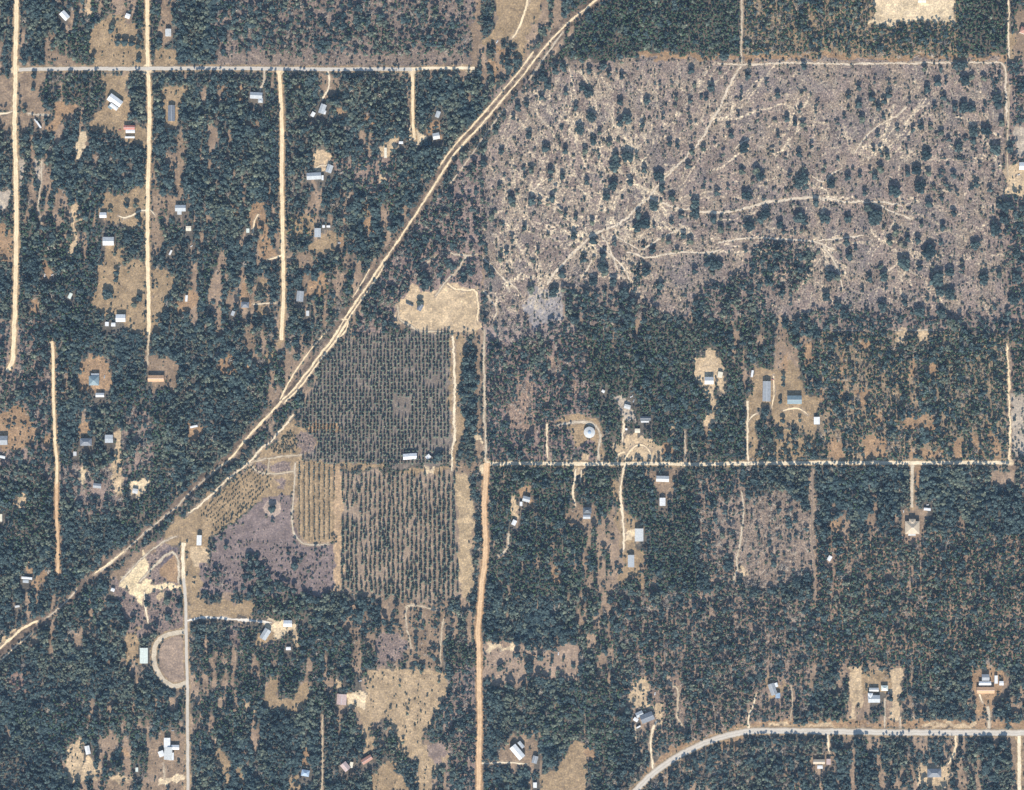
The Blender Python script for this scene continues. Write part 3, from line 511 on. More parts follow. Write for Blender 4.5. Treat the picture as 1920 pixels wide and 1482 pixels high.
# ------------------------------------------------------------------ roads, lanes and tracks as thin sheets with ragged edges
def resample(pts, step):
    p = np.array(pts, float); out = []
    for _ in range(2):                                   # soften corners
        a = p[:-1]*.75+p[1:]*.25; b_ = p[:-1]*.25+p[1:]*.75
        mid = np.empty((2*len(a), 2)); mid[0::2] = a; mid[1::2] = b_
        p = np.vstack([p[:1], mid, p[-1:]])
    L = np.r_[0, np.cumsum(np.hypot(*np.diff(p, axis=0).T))]
    s_ = np.linspace(0, L[-1], max(2, int(L[-1]/step)))
    return np.stack([np.interp(s_, L, p[:, 0]), np.interp(s_, L, p[:, 1])], 1)
ZR = {'pave': .16, 'cream': .12, 'sand': .10, 'orange': .14, 'pale': .08, 'white': .18, 'brown': .06}
rr = np.random.default_rng(5)
for k, (name, kind, wd, pts) in enumerate(ROADS):
    p = resample(pts, 2.5); t_ = np.gradient(p, axis=0); t_ /= np.hypot(t_[:, 0], t_[:, 1])[:, None]+1e-9
    nrm = np.stack([-t_[:, 1], t_[:, 0]], 1)
    n_ = len(p)
    def wob(amp):
        a = rr.normal(size=n_+8); a = np.convolve(a, np.ones(5)/5, 'same')[4:4+n_]; b_ = rr.normal(size=n_)
        return amp*(a*1.1+.35*b_)
    fieldtrack = name == 'track' and kind == 'pale' and 110 < pts[0][1] < 570 and pts[0][0] > 900
    if fieldtrack: wd *= 1.1
    am = .07*wd if kind != 'pave' else .015*wd
    if wd < 5: am = .3*wd
    cen = wob(.38*wd if wd < 5 and name == 'track' else .06*wd)
    hl = np.maximum(wd*.2, wd/2+wob(am)); hr = np.maximum(wd*.2, wd/2+wob(am))
    if wd < 5: hl[-3:] *= np.array([.8,.5,.2])[:len(hl[-3:])]; hr[-3:] *= np.array([.8,.5,.2])[:len(hr[-3:])]
    if kind != 'pave' and wd > 5: hl[:3] *= 1.35; hr[:3] *= 1.35
    z = ZR[kind]+.0006*k+(0.02 if wd > 5 else 0)
    A = p+nrm*(cen+hl)[:, None]; B_ = p+nrm*(cen-hr)[:, None]
    V = np.zeros((2*n_, 3)); V[0::2, :2] = A; V[1::2, :2] = B_
    V[:, 0] -= IW/2; V[:, 1] = IH/2-V[:, 1]; V[:, 2] = z; ruts = np.tile([0., 1.], n_)
    i_ = np.arange(n_-1)*2
    F = np.stack([i_, i_+1, i_+3, i_+2], 1)
    rme = new_mesh(name, V, F, [RM['dull' if name == 'track' and kind in ('cream', 'sand') and wd < 3 else 'field' if fieldtrack else kind]]); ra = rme.attributes.new('across', 'FLOAT', 'POINT'); ra.data.foreach_set('value', ruts.astype(np.float32))
    tag(link('dirt_road' if name == 'section_road' else name, rme), kind='structure')

# ------------------------------------------------------------------ tree shapes
def ico(n):
    import bmesh
    bm = bmesh.new(); bmesh.ops.create_icosphere(bm, subdivisions=n, radius=1)
    v = np.array([q.co[:] for q in bm.verts]); f = np.array([[a.index for a in g.verts] for g in bm.faces]); bm.free(); return v, f
ICO1, ICO2 = ico(1), ico(2)
def crown(seed, lobes, leaves, Hh, trunk_h, spread=.62, lob=.45, flat=.8, fine=False):
    """unit-radius crown of lumpy lobes with leaf clumps standing off it; height in crown radii"""
    g = np.random.default_rng(seed); V, F = [], []; n = 0
    base = ICO2 if fine else ICO1
    cs = []
    for i in range(lobes):
        a = g.uniform(0, 6.283); d = spread*math.sqrt(g.random()) if i else 0
        c = np.array([d*math.cos(a), d*math.sin(a), trunk_h+(Hh-trunk_h)*(.55+.4*g.random()*(1-d*.6))-lob*.3])
        r = lob*g.uniform(.65, 1.1); cs.append((c, r))
        v = base[0]*(1+.35*(g.random(len(base[0]))-.5))[:, None]*r; v[:, 2] *= flat
        V.append(v+c); F.append(base[1]+n); n += len(v)
    VT = np.vstack(V); FT = np.vstack(F)
    # leaf clumps: small tilted triangles
    ls = []
    for i in range(leaves):
        c, r = cs[g.integers(len(cs))]
        d = g.normal(size=3); d[2] = abs(d[2])*.9-.15; d /= np.linalg.norm(d)
        p = c+d*r*g.uniform(.92, 1.22)*np.array([1, 1, flat])
        u = g.normal(size=3); u -= u.dot(d)*d*.6; u /= np.linalg.norm(u); w_ = np.cross(d, u)
        s = g.uniform(.07, .17)
        ls.append([p+u*s, p-u*s*.6+w_*s, p-u*s*.6-w_*s])
    if ls:
        lv = np.array(ls).reshape(-1, 3); lf = np.arange(len(lv)).reshape(-1, 3)+len(VT)
        VT = np.vstack([VT, lv]); FT = np.vstack([FT, lf])
    return VT, FT
def trunk(seed, h, r, limbs=4):
    g = np.random.default_rng(seed); V, F = [], []
    def tube(a, b_, r0, r1, k=6):
        a, b_ = np.array(a, float), np.array(b_, float); d = b_-a; d /= np.linalg.norm(d)
        u = np.cross(d, (0.3, .9, .1)); u /= np.linalg.norm(u); v = np.cross(d, u); n = len(V)
        for c, rr_ in ((a, r0), (b_, r1)):
            for i in range(k):
                t = 6.283*i/k; V.append(c+rr_*(u*math.cos(t)+v*math.sin(t)))
        for i in range(k):
            j = (i+1) % k; F.append([n+i, n+j, n+k+j]); F.append([n+i, n+k+j, n+k+i])
    tube((0,0,0), (0,0,h), r, r*.7)
    for i in range(limbs):
        a = 6.283*(i+g.random()*.5)/limbs
        tube((0,0,h*.9), (.5*math.cos(a), .5*math.sin(a), h+.35), r*.5, r*.15, 5)
    return np.array(V), np.array(F)
def pine_shape(seed, layers, Hh, pts=9, rad=1.):
    g = np.random.default_rng(seed); V, F = [], []
    for i in range(layers):
        f = i/(layers-1); z = Hh*(.3+.62*f); r = rad*(1-.72*f)*g.uniform(.85, 1.1); n = len(V)
        V.append([0, 0, z+Hh*.16])
        off = g.uniform(0, 6.28)
        for k in range(2*pts):
            a = off+3.1416*k/pts; q = r*(g.uniform(.8, 1.15) if k % 2 else g.uniform(.4, .62))
            V.append([q*math.cos(a), q*math.sin(a), z-(.12*Hh*q if k % 2 else 0)])
        for k in range(2*pts): F.append([n, n+1+k, n+1+(k+1) % (2*pts)])
    return np.array(V), np.array(F)
def baretree(seed, Hh, nb=16):
    g = np.random.default_rng(seed); V, F = [], []
    def stick(a, b_, r0):
        a, b_ = np.array(a), np.array(b_); d = b_-a; u = np.cross(d, (0, 0, 1.)); u = u/(np.linalg.norm(u)+1e-6); v = np.cross(u, d/np.linalg.norm(d)); n = len(V)
        for t in (0, 2.09, 4.19): V.append(a+r0*(u*math.cos(t)+v*math.sin(t)))
        V.append(b_)
        for i in range(3): F.append([n+i, n+(i+1) % 3, n+3])
    stick((0.,0.,0.), (g.normal()*.1, g.normal()*.1, Hh), .07)
    for i in range(nb):
        z = Hh*g.uniform(.3, .85); a = g.uniform(0, 6.28); L = g.uniform(.5, 1.05)
        e = (L*math.cos(a), L*math.sin(a), z+L*g.uniform(.3, .9)); stick((0.,0.,z), e, .055)
        for _ in range(2):
            b2 = a+g.normal()*.6; m_ = np.array((0,0,z))*.45+np.array(e)*.55; l2 = L*.5
            stick(m_, m_+np.array((l2*math.cos(b2), l2*math.sin(b2), l2*.4)), .04)
    return np.array(V), np.array(F)
def join(*parts):
    V, F, Mi = [], [], []; n = 0
    for (v, f), mi in parts:
        V.append(v); F.append(f+n); Mi += [mi]*len(f); n += len(v)
    return np.vstack(V), np.vstack(F), Mi
def proto(name, mats, *parts):
    V, F, Mi = join(*parts); return new_mesh(name, V, F, mats, Mi)
P_OAK = [proto('oak_canopy', [OAKL if s < 5 else OAKG, BARK], (crown(s, 10, 150, 2.2, .9, .64, .4), 0), (trunk(s, 1.2, .07), 1)) for s in range(8)]
P_PINE = [proto('pine_canopy', [PINEL, BARK], (crown(s+40, 7, 110, 3.0, 1.7, .52, .4), 0), (trunk(s, 2.0, .05), 1)) for s in range(4)]
P_BARE = [proto('bare_canopy', [BARE], (baretree(s, 2.2), 0)) for s in range(3)]
P_SHRUB = [proto('shrub_clump', [SHRUB], (crown(s+80, 4, 24, 1.0, .1, .5, .5), 0)) for s in range(3)]
P_PLANT = [proto('planted_pine', [PLANT, BARK], (pine_shape(s, 5, 2.7, 6), 0), (trunk(s, .9, .06, 0), 1)) for s in range(3)]

# ------------------------------------------------------------------ scattered cover: one object each, plants drawn by geometry nodes
def scatter(name, meshes, P, S_, RZ, K, tagkind='stuff'):
    """P (n,3) points, S_ (n,3) scales, RZ (n,), K (n,) index of the plant shape"""
    col = bpy.data.collections.new(name+'_shapes')
    for i, me in enumerate(meshes):
        o = bpy.data.objects.new('%s_shape_%02d' % (name, i), me); col.objects.link(o)
    me = bpy.data.meshes.new(name); me.vertices.add(len(P)); me.vertices.foreach_set('co', np.asarray(P, np.float32).ravel())
    a = me.attributes.new('size', 'FLOAT_VECTOR', 'POINT'); a.data.foreach_set('vector', np.asarray(S_, np.float32).ravel())
    rv = np.zeros((len(P), 3), np.float32); rv[:, 2] = RZ
    rv[:, 0] = rng.normal(size=len(P))*.05; rv[:, 1] = rng.normal(size=len(P))*.05
    a = me.attributes.new('turn', 'FLOAT_VECTOR', 'POINT'); a.data.foreach_set('vector', rv.ravel())
    a = me.attributes.new('shape', 'INT', 'POINT'); a.data.foreach_set('value', np.asarray(K, np.int32))
    me.update()
    o = link(name, me); tag(o, kind=tagkind)
    gt = bpy.data.node_groups.new(name+'_nodes', 'GeometryNodeTree')
    gt.interface.new_socket('Geometry', in_out='INPUT', socket_type='NodeSocketGeometry'); gt.interface.new_socket('Geometry', in_out='OUTPUT', socket_type='NodeSocketGeometry')
    gi, go = gt.nodes.new('NodeGroupInput'), gt.nodes.new('NodeGroupOutput')
    ip = gt.nodes.new('GeometryNodeInstanceOnPoints'); ci = gt.nodes.new('GeometryNodeCollectionInfo')
    ci.inputs['Collection'].default_value = col; ci.inputs['Separate Children'].default_value = True; ci.inputs['Reset Children'].default_value = True
    def na(n_, ty):
        x = gt.nodes.new('GeometryNodeInputNamedAttribute'); x.data_type = ty; x.inputs['Name'].default_value = n_; return x.outputs['Attribute']
    l = gt.links.new
    l(gi.outputs[0], ip.inputs['Points']); l(ci.outputs[0], ip.inputs['Instance']); ip.inputs['Pick Instance'].default_value = True
    l(na('shape', 'INT'), ip.inputs['Instance Index']); l(na('turn', 'FLOAT_VECTOR'), ip.inputs['Rotation']); l(na('size', 'FLOAT_VECTOR'), ip.inputs['Scale'])
    l(ip.outputs[0], go.inputs[0])
    md = o.modifiers.new('plants', 'NODES'); md.node_group = gt
    return o
def at(A, x, y):
    return A[np.clip((y+MG).astype(int), 0, H-1), np.clip((x+MG).astype(int), 0, W-1)]
# open ground that buildings and single trees need
BLD = []   # filled below, read when the woods are planted
# ------------------------------------------------------------------ buildings
def roof_mat(name, col, rough=.55, rust=0, ribs=True):
    m, t, b = mat(name, rough); b.inputs['Specular IOR Level'].default_value = .3
    n1 = noise(t, .25, 4); r1 = ramp(t, n1.outputs[0], [(.3, tuple(c*.84 for c in col)), (.7, tuple(min(.9, c*1.1) for c in col))])
    n2 = noise(t, 1.6, 2, stretch=(1, .12, 1) if ribs else None); r2 = ramp(t, n2.outputs[0], [(.35,(.85,)*3),(.65,(1.08,)*3)])
    t.links.new(mul(t, r1.outputs[0], r2.outputs[0]), b.inputs['Base Color']); return m
RC = {'white': (.72,.73,.73), 'offwhite': (.56,.57,.56), 'silver': (.42,.45,.47), 'grey': (.3,.32,.34), 'slate': (.17,.19,.22), 'dark': (.09,.11,.13), 'teal': (.2,.27,.3), 'palegreen': (.62,.68,.62),
      'red': (.5,.2,.15), 'rust': (.42,.22,.16), 'orange': (.6,.36,.2), 'tan': (.5,.41,.3), 'pink': (.5,.38,.35), 'blue': (.3,.4,.52), 'cream': (.72,.66,.52), 'brown': (.3,.2,.15)}
ROOFM = {k: roof_mat(k+'_roofing', v) for k, v in RC.items()}
WALLM = {k: road_mat(k+'_siding', v, .06, .05) for k, v in {'white': (.6,.6,.58), 'tan': (.42,.36,.28), 'grey': (.32,.33,.34), 'brown': (.22,.16,.12)}.items()}
GLASS, _t, _b = mat('window_glass', .15); _b.inputs['Base Color'].default_value = (.05,.06,.08,1)
TRIM = road_mat('ridge_metal', (.55,.56,.57), .05, .05)
def boxes(L):
    V, F = [], []
    for (x0,y0,z0,x1,y1,z1) in L:
        n = len(V); V += [(x0,y0,z0),(x1,y0,z0),(x1,y1,z0),(x0,y1,z0),(x0,y0,z1),(x1,y0,z1),(x1,y1,z1),(x0,y1,z1)]
        F += [(n,n+3,n+2,n+1),(n+4,n+5,n+6,n+7),(n,n+1,n+5,n+4),(n+1,n+2,n+6,n+5),(n+2,n+3,n+7,n+6),(n+3,n,n+4,n+7)]
    return V, F
def wing(root, ox, oy, cx, cy, w_, h_, ang, ht, typ, rm, wm, zb=0):
    rz = -R(ang); x0, y0 = wx(cx)-ox, wy(cy)-oy
    lw, lh = w_, h_
    if lh > lw: lw, lh = lh, lw; rz += math.pi/2          # ridge along the long side
    a, b_ = lw/2, lh/2; ov = .45; pitch = .32
    rise = b_*pitch if typ in ('gable', 'hip') else b_*.12
    t = .18
    if typ == 'gable':
        V = [(-a+ov,-b_+ov,0),(a-ov,-b_+ov,0),(a-ov,b_-ov,0),(-a+ov,b_-ov,0),(-a+ov,-b_+ov,ht),(a-ov,-b_+ov,ht),(a-ov,b_-ov,ht),(-a+ov,b_-ov,ht),(-a+ov,0,ht+rise-ov*pitch),(a-ov,0,ht+rise-ov*pitch)]
        F = [(0,1,5,4),(2,3,7,6),(1,2,6,9,5),(3,0,4,8,7)]
        RV = [(-a,-b_,ht-.1),(a,-b_,ht-.1),(a,0,ht+rise),(-a,0,ht+rise),(a,b_,ht-.1),(-a,b_,ht-.1)]; RF = [(0,1,2,3),(3,2,4,5)]
    elif typ == 'hip':
        V, F = boxes([(-a+ov,-b_+ov,0,a-ov,b_-ov,ht-.15)])
        q = min(b_, a*.95); RV = [(-a,-b_,ht-.1),(a,-b_,ht-.1),(a,b_,ht-.1),(-a,b_,ht-.1),(-a+q,0,ht+rise*1.2),(a-q,0,ht+rise*1.2)]; RF = [(0,1,5,4),(1,2,5),(2,3,4,5),(3,0,4)]
    elif typ == 'open':
        V, F = boxes([(sx_*(a-.6)-.12, sy_*(b_-.6)-.12, 0, sx_*(a-.6)+.12, sy_*(b_-.6)+.12, ht-.2) for sx_ in (-1,1) for sy_ in (-1,1)])
        RV = [(-a,-b_,ht-.1),(a,-b_,ht-.1),(a,b_,ht+.5),(-a,b_,ht+.5)]; RF = [(0,1,2,3)]
    else:
        V, F = boxes([(-a+.2,-b_+.2,0,a-.2,b_-.2,ht-.15)])
        RV = [(-a,-b_,ht),(a,-b_,ht),(a,0,ht+rise),(-a,0,ht+rise),(a,b_,ht),(-a,b_,ht)]; RF = [(0,1,2,3),(3,2,4,5)]
    n = len(RV); RV2 = RV+[(x, y, z-t) for x, y, z in RV]
    RF2 = list(RF)+[tuple(i+n for i in reversed(f)) for f in RF]
    ed = {}
    for f in RF:
        for i in range(len(f)):
            e = (f[i], f[(i+1) % len(f)]); ed[e] = 1
    for (i, j) in list(ed):
        if (j, i) not in ed: RF2.append((j, i, i+n, j+n))
    wl = link('support_post' if typ == 'open' else 'wall', new_mesh('wall', V, F, [WALLM[wm]]), root, (x0, y0, zb), rz)
    ro = link('roof', new_mesh('roof', RV2, RF2, [ROOFM[rm]]), root, (x0, y0, zb), rz)
    if typ in ('gable', 'hip') and lw > 11:
        q = a if typ == 'gable' else max(.5, a-min(b_, a*.95)); zz = ht+(rise if typ == 'gable' else rise*1.2)
        Vr = [(-q,-.25,zz-.03),(q,-.25,zz-.03),(q,0,zz+.1),(-q,0,zz+.1),(q,.25,zz-.03),(-q,.25,zz-.03)]
        link('ridge_cap', new_mesh('ridge_cap', Vr, [(0,1,2,3),(3,2,4,5)], [TRIM]), ro)
    if typ != 'open' and lw > 13:                        # a door and windows in the long walls, vents on the roof
        s_ = -1 if math.cos(rz) > 0 else 1
        yv = s_*(b_-(ov if typ == 'gable' else (ov if typ == 'hip' else .2))); yo = yv+s_*.04
        dv, df = boxes([(-.5, min(yv, yo), .1, .5, max(yv, yo), 2.1)]); link('door', new_mesh('door', dv, df, [WALLM['brown']]), wl)
        for wxx in (-a*.6, a*.6):
            dv, df = boxes([(wxx-.7, min(yv, yo), 1, wxx+.7, max(yv, yo), 2)]); link('window', new_mesh('window', dv, df, [GLASS]), wl)
def building(name, cat, label, wings, group=None):
    c = wings[0]; ox, oy = wx(c[0]), wy(c[1])
    root = bpy.data.objects.new(name, None); COL.objects.link(root); root.location = (ox, oy, 0); root.empty_display_size = 2
    tag(root, label, cat, group)
    for g in wings:
        cx, cy, w_, h_, ang, ht, typ, rm = g[:8]; ht *= 1.4; wm = g[8] if len(g) > 8 else 'white'
        wing(root, ox, oy, cx, cy, w_, h_, ang, ht, typ, rm, wm)
        BLD.append((cx, cy, max(w_, h_)*.5+1, max(min(w_, h_)*.5+2, 3), ang if w_ >= h_ else ang+90))
    return root
HO, SH, BA, MH, TR = ('house','house'), ('shed','shed'), ('barn','barn'), ('mobile_home','mobile home'), ('travel_trailer','trailer')
g_, h_, f_, o_ = 'gable', 'hip', 'flat', 'open'
BL = [
(BA,'tilted white roof in the woods at the top left, beside a red-brown patch',[(122,30,17,12,47,4,g_,'white')]),
(SH,'small white shed north of the tan yard by the second dirt road',[(240,31,9,9,20,3,f_,'white')]),
(MH,'narrow pale roof just east of the second dirt road near the top',[(316,62,11,14,0,3.5,g_,'offwhite')]),
(HO,'big white L-shaped house set diagonally in a tan yard',[(217,189,27,13,36,4.5,g_,'white'),(207,187,10,8,36,4.2,h_,'white'),(214,201,16,7,36,3.6,f_,'white'),(208,201,8,8,36,3.2,f_,'teal')]),
(HO,'red roof with white bands beside the second dirt road',[(243,240,21,8,0,4.2,g_,'red'),(245,247,17,6,0,4,f_,'white')]),
(SH,'long white strip roof just south of the red-roofed house',[(244,258,18,3.5,0,3,f_,'white')]),
(MH,'long dark grey roof among trees east of the second dirt road',[(322,213,13,30,0,3.4,g_,'slate')]),
(TR,'longer of two white trailers parked diagonally near the far-left road',[(73,234,3.2,15,-35,3,f_,'white')]),(TR,'shorter of two white trailers parked diagonally near the far-left road',[(68,228,2.6,10,-35,3,f_,'offwhite')]),
(HO,'grey roof west of the third dirt road below the paved road',[(481,180,23,12,3,4.4,g_,'silver'),(489,189,9,9,3,4,h_,'silver')]),
(HO,'grey roof at the end of the short curved driveway',[(605,205,11,18,20,4.5,g_,'silver'),(608,211,7,7,20,4,f_,'white')]),
(SH,'small white shed southwest of the house on the curved driveway',[(587,215,7,9,30,3,f_,'white')]),
(SH,'tiny white shed west of the short road end',[(752,268,8,5,0,2.8,f_,'white')]),
(TR,'cream trailer standing upright in a small sandy yard',[(723,287,5,19,0,3,f_,'cream')]),
(SH,'small grey roof northeast of the short road end',[(821,215,8,12,20,3,f_,'silver')]),(MH,'pale grey roof east of the short road end',[(818,256,13,12,-10,3.5,g_,'offwhite')]),
(HO,'silver roof below the small sandy loop yard',[(589,331,27,13,-3,4.5,g_,'silver'),(605,334,4,9,0,3.6,f_,'white')]),
(SH,'pale grey shed northeast of the silver-roofed house',[(618,317,11,15,20,3.2,g_,'silver')]),
(SH,'white square roof under trees west of the second dirt road',[(194,404,13,10,0,4,g_,'white')]),
(HO,'white house roof with grey north slope west of the second dirt road',[(204,453,21,16,0,4.5,g_,'offwhite')]),
(HO,'pale blue-white roof east of the second dirt road',[(339,391,20,12,0,4.2,g_,'silver'),(337,398,8,10,0,3.6,f_,'offwhite')]),
(SH,'cream shed in the woods south of the pale blue-white roof',[(354,429,10,9,0,3,f_,'cream')]),(TR,'tiny white boat-sized trailer in the trees by the road',[(320,474,3.5,10,25,2,f_,'white')]),
(TR,'narrow white trailer in the small tan gap right of the second road',[(350,560,4.5,12,5,3,f_,'white')]),
(HO,'bright white roof at the bottom of the long tan yard',[(227,597,18,14,0,4.5,g_,'white')]),(SH,'left one of two small white sheds by the bright white roof',[(201,608,7,8,0,3,f_,'white')]),(SH,'right one of two small white sheds by the bright white roof',[(213,609,8,7,0,3,f_,'white')]),
(HO,'teal-grey roof in the middle of the round orange-brown lot',[(177,714,19,18,0,4.5,h_,'teal'),(179,704,15,7,0,3.5,f_,'silver')]),
(SH,'pale shed at the south edge of the round orange-brown lot',[(188,741,16,8,0,3.5,g_,'offwhite')]),
(MH,'long orange-tan roof below the end of the second road',[(293,710,30,12,0,4.2,g_,'orange')]),
(HO,'grey roof at the left edge of the photo in an orange clearing',[(5,826,20,17,0,4.5,g_,'grey')]),(SH,'white strip roof at the left edge under the grey house',[(4,857,13,5,10,3,f_,'white')]),
(HO,'slate-grey roof east of the narrow left road',[(162,829,22,14,0,4.5,h_,'slate')]),(BA,'light grey square roof just right of the slate-grey house',[(205,823,15,15,0,4,f_,'silver')]),
(SH,'thin white roof in the small tan gap above the corridor',[(364,800,14,4,-12,3,f_,'white')]),
(BA,'bright white barn at the bottom edge of the northern plantation',[(769,856,26,11,-4,5,g_,'white')]),(SH,'small white shed east of the plantation barn',[(803,857,9,8,-40,3.2,f_,'white')]),
(SH,'white strip roof in the woods near the lower left corridor',[(51,1084,20,4.5,5,3,f_,'white'),(49,1090,11,6,5,3,f_,'silver')]),
(HO,'pale grey roof east of the third road, in the rough yard',[(596,437,12,17,0,4.2,g_,'silver')]),(SH,'left white shed beside the pale grey house in the rough yard',[(607,425,5,5,0,2.6,f_,'white')]),(SH,'right white shed beside the pale grey house in the rough yard',[(616,425,7,4,0,2.6,f_,'white')]),
(SH,'tiny pale shed in the tan strip left of the third road',[(465,433,6,8,0,2.8,f_,'palegreen')]),
(HO,'dark blue-grey roof left of the lower third road',[(460,572,15,11,0,4.2,h_,'slate')]),(SH,'pale blue shed left of the dark blue-grey roof',[(437,588,6,9,20,3,f_,'silver')]),
(MH,'dull blue-grey roof hidden in woods right of the lower third road',[(563,556,13,20,5,3.6,g_,'grey')]),(SH,'pale shed under trees beside the woods right of the lower third road',[(577,588,6,10,0,3,f_,'offwhite')]),
(SH,'dark blue-grey shed standing in the big sand pit',[(788,577,9,13,30,4,g_,'slate')]),(TR,'long low dark box on the sand pit standing in for a shadow',[(768,571,15,2.8,24,2.6,f_,'dark')]),  # the low dark box is no trailer: built in place of a shadow
(BA,'narrow white barn on the peach sand pad right of the lane',[(374,1013,9,19,2,4.5,g_,'white')]),(BA,'pale green barn at the left of the oval drive',[(270.5,1229,15,29,0,5,g_,'palegreen')]),
(HO,'white roof at the east end of the white driveway',[(540,1169,16,12,0,4.6,g_,'white')]),(BA,'pale blue barn set diagonally below the white driveway',[(498,1189,13,21,32,4.2,g_,'silver')]),(SH,'small white shed south of the white driveway yard',[(541,1216,9,6,0,3,f_,'white')]),
(HO,'mauve-pink roof on the cream sand left of the meadow',[(641,1311,18,20,4,4.6,g_,'pink')]),(MH,'rust-red roof set diagonally below the meadow',[(688,1424,21,10,-32,4,g_,'rust')]),
(HO,'pinkish roof set diagonally in the woods left of the rust-red roof',[(648,1437,16,13,50,4.2,g_,'pink')]),(SH,'cream shed touching the pinkish diagonal roof',[(659,1434,6,11,10,3,f_,'cream')]),
(HO,'blue-grey roof in woods near the bottom, left of the thin sand track',[(573,1449,15,12,10,4.2,h_,'blue')]),
(HO,'white cross-shaped house by the lane at the bottom left',[(316,1412,15,24,2,4.8,g_,'offwhite'),(314,1392,12,18,0,4.5,g_,'white'),(303,1413,10,11,-20,4,f_,'white'),(322,1418,9,14,0,4,f_,'white')]),(SH,'white shed right of the cross-shaped house',[(329,1401,15,9,0,3.5,g_,'white')]),
(SH,'round-edged white roof in the sandy lot at the bottom left',[(165,1406,9,16,-12,3.6,g_,'white')]),(SH,'little pale shed in trees left of the cross-shaped house',[(257,1443,5,8,0,2.6,f_,'palegreen')]),
(BA,'long white barn set diagonally right of the orange road',[(970,1409.5,29,14,50,5.5,g_,'white')]),(SH,'pale lean-to shed right of the diagonal white barn',[(977,1396,14,6.5,50,4,f_,'silver')]),(SH,'grey shed right of the diagonal white barn under trees',[(1003,1424,10,14,15,3.4,g_,'grey')]),
(SH,'white shed at the bottom edge left of the sandy lot',[(1003,1472,7,10,0,3,f_,'white')]),
(HO,'white roof with grey north slope in the upper sandy lot',[(1329,714,17,14,0,4.6,g_,'offwhite')]),(SH,'small cream shed right of the white house in the upper sandy lot',[(1350,703,9,11,10,3,f_,'cream')]),
(TR,'narrow white trailer at the left edge of the double yard',[(1410,701,4,13,10,3,f_,'white')]),(MH,'long grey roof running north-south in the double yard',[(1437,734,15,38,1,4.2,g_,'grey')]),(HO,'wide teal-grey roof in the right half of the double yard',[(1489,750,27,16,0,4.8,g_,'teal')]),
(SH,'white roof at the right edge of the double yard',[(1531,789,11,14,0,3.6,f_,'white')]),
(HO,'dark roof with a white strip right of the junk-filled yard',[(1210,785,20,8,0,4.2,g_,'dark'),(1209,791,15,3,0,3,f_,'white')]),(SH,'cream shed south of the dark roof',[(1195,808,10,8,0,3,f_,'cream')]),(SH,'white roof in the junk-filled yard',[(1176,763,12,8,15,3,f_,'offwhite')]),(SH,'tiny white roof north of the round white roof',[(1131,734,6,5,30,2.6,f_,'white')]),(SH,'tiny white box roof beside the sandy track end',[(1174,805,4,4,0,2.4,f_,'white')]),
(HO,'white roof just south of the long east-west sand road',[(1242,898,24,11,2,4.4,g_,'offwhite')]),(SH,'white shed with rounded south end below the sand road',[(1242,941,11,15,0,3.6,g_,'white')]),
(HO,'white square roof right of the cream driveway',[(1198,1003,16,24,0,5,g_,'offwhite')]),(MH,'pale grey roof south of the white square roof',[(1183,1052,12,23,0,4,g_,'silver')]),
(HO,'dark roof with pale dots right of the small woodland drive',[(1101,957,16,12,0,4.2,h_,'dark')]),(SH,'light grey roof just south of the dark roof with dots',[(1100,969,14,8,0,3.6,g_,'silver')]),
(SH,'small white roof near the sand gap right of the orange road',[(964,980,8,10,25,3.2,f_,'white')]),(HO,'grey roof northeast of the small white roof',[(987,936,14,10,15,4,g_,'silver')]),(SH,'tiny white shed between the grey roof and the white roof',[(977,945,5,8,0,2.8,f_,'white')]),
(HO,'large tan hipped roof at the end of the grey drive',[(1709.5,989,27,24,0,5.2,h_,'tan','tan'),(1709.5,979,12,12,0,5.4,h_,'tan','tan'),(1709,1002,14,5,0,3.2,f_,'offwhite')]),(SH,'white strip roof right of the tan house',[(1738,955,13,5,5,3,f_,'white')]),
(SH,'white roof in the woods right of the small scrub clearing',[(1555,1047,7,10,30,3,f_,'white')]),
(HO,'dark grey roof set slightly diagonal beside the sandy turning loop',[(1213,1345,25,16,-22,4.8,g_,'slate')]),(SH,'pale blue-white roof northwest of the dark diagonal roof',[(1199,1339,14,10,-25,3.6,g_,'silver')]),(SH,'white shed at the west tip of the dark diagonal roof',[(1192,1349,7,9,-60,3,f_,'white')]),(TR,'thin white trailer south of the dark diagonal roof',[(1197,1363,9,2.6,-28,2.6,f_,'white')]),
(HO,'grey roof set diagonally in the wooded yard above the curving road',[(1448,1292,12,22,-20,4.6,g_,'grey')]),(SH,'bright white shed on the northeast side of the grey diagonal roof',[(1455,1284,6,8,-20,3.6,f_,'white')]),(SH,'blue roof south of the grey diagonal roof',[(1458,1304,9,10,0,3.4,g_,'blue')]),
(HO,'white and blue-grey square house in the sandy bottom-right lot',[(1638,1310,22,14,0,4.8,g_,'silver'),(1631,1305,9,12,0,4.9,h_,'white')]),(SH,'grey-white shed just north of the white and blue-grey house',[(1638,1293,18,7,0,3.4,g_,'offwhite')]),(SH,'pale green tent-like roof northeast of the white and blue-grey house',[(1658,1290,13,10,0,3.4,h_,'palegreen')]),
(HO,'grey roof at the top of the far-right lot',[(1847,1270,14,12,0,4.4,g_,'grey')]),(BA,'wide white roof in the middle of the far-right lot',[(1846,1281,23,7,0,4,g_,'white')]),(MH,'long red-tan roof at the bottom of the far-right lot',[(1847,1294,33,12,0,4.2,g_,'orange')]),
(SH,'tall narrow white shed in the far-right lot',[(1867,1274,6,15,0,3.2,f_,'white')]),(SH,'small white square shed at the far right of the far-right lot',[(1877,1281,8,8,0,3.2,f_,'white')]),
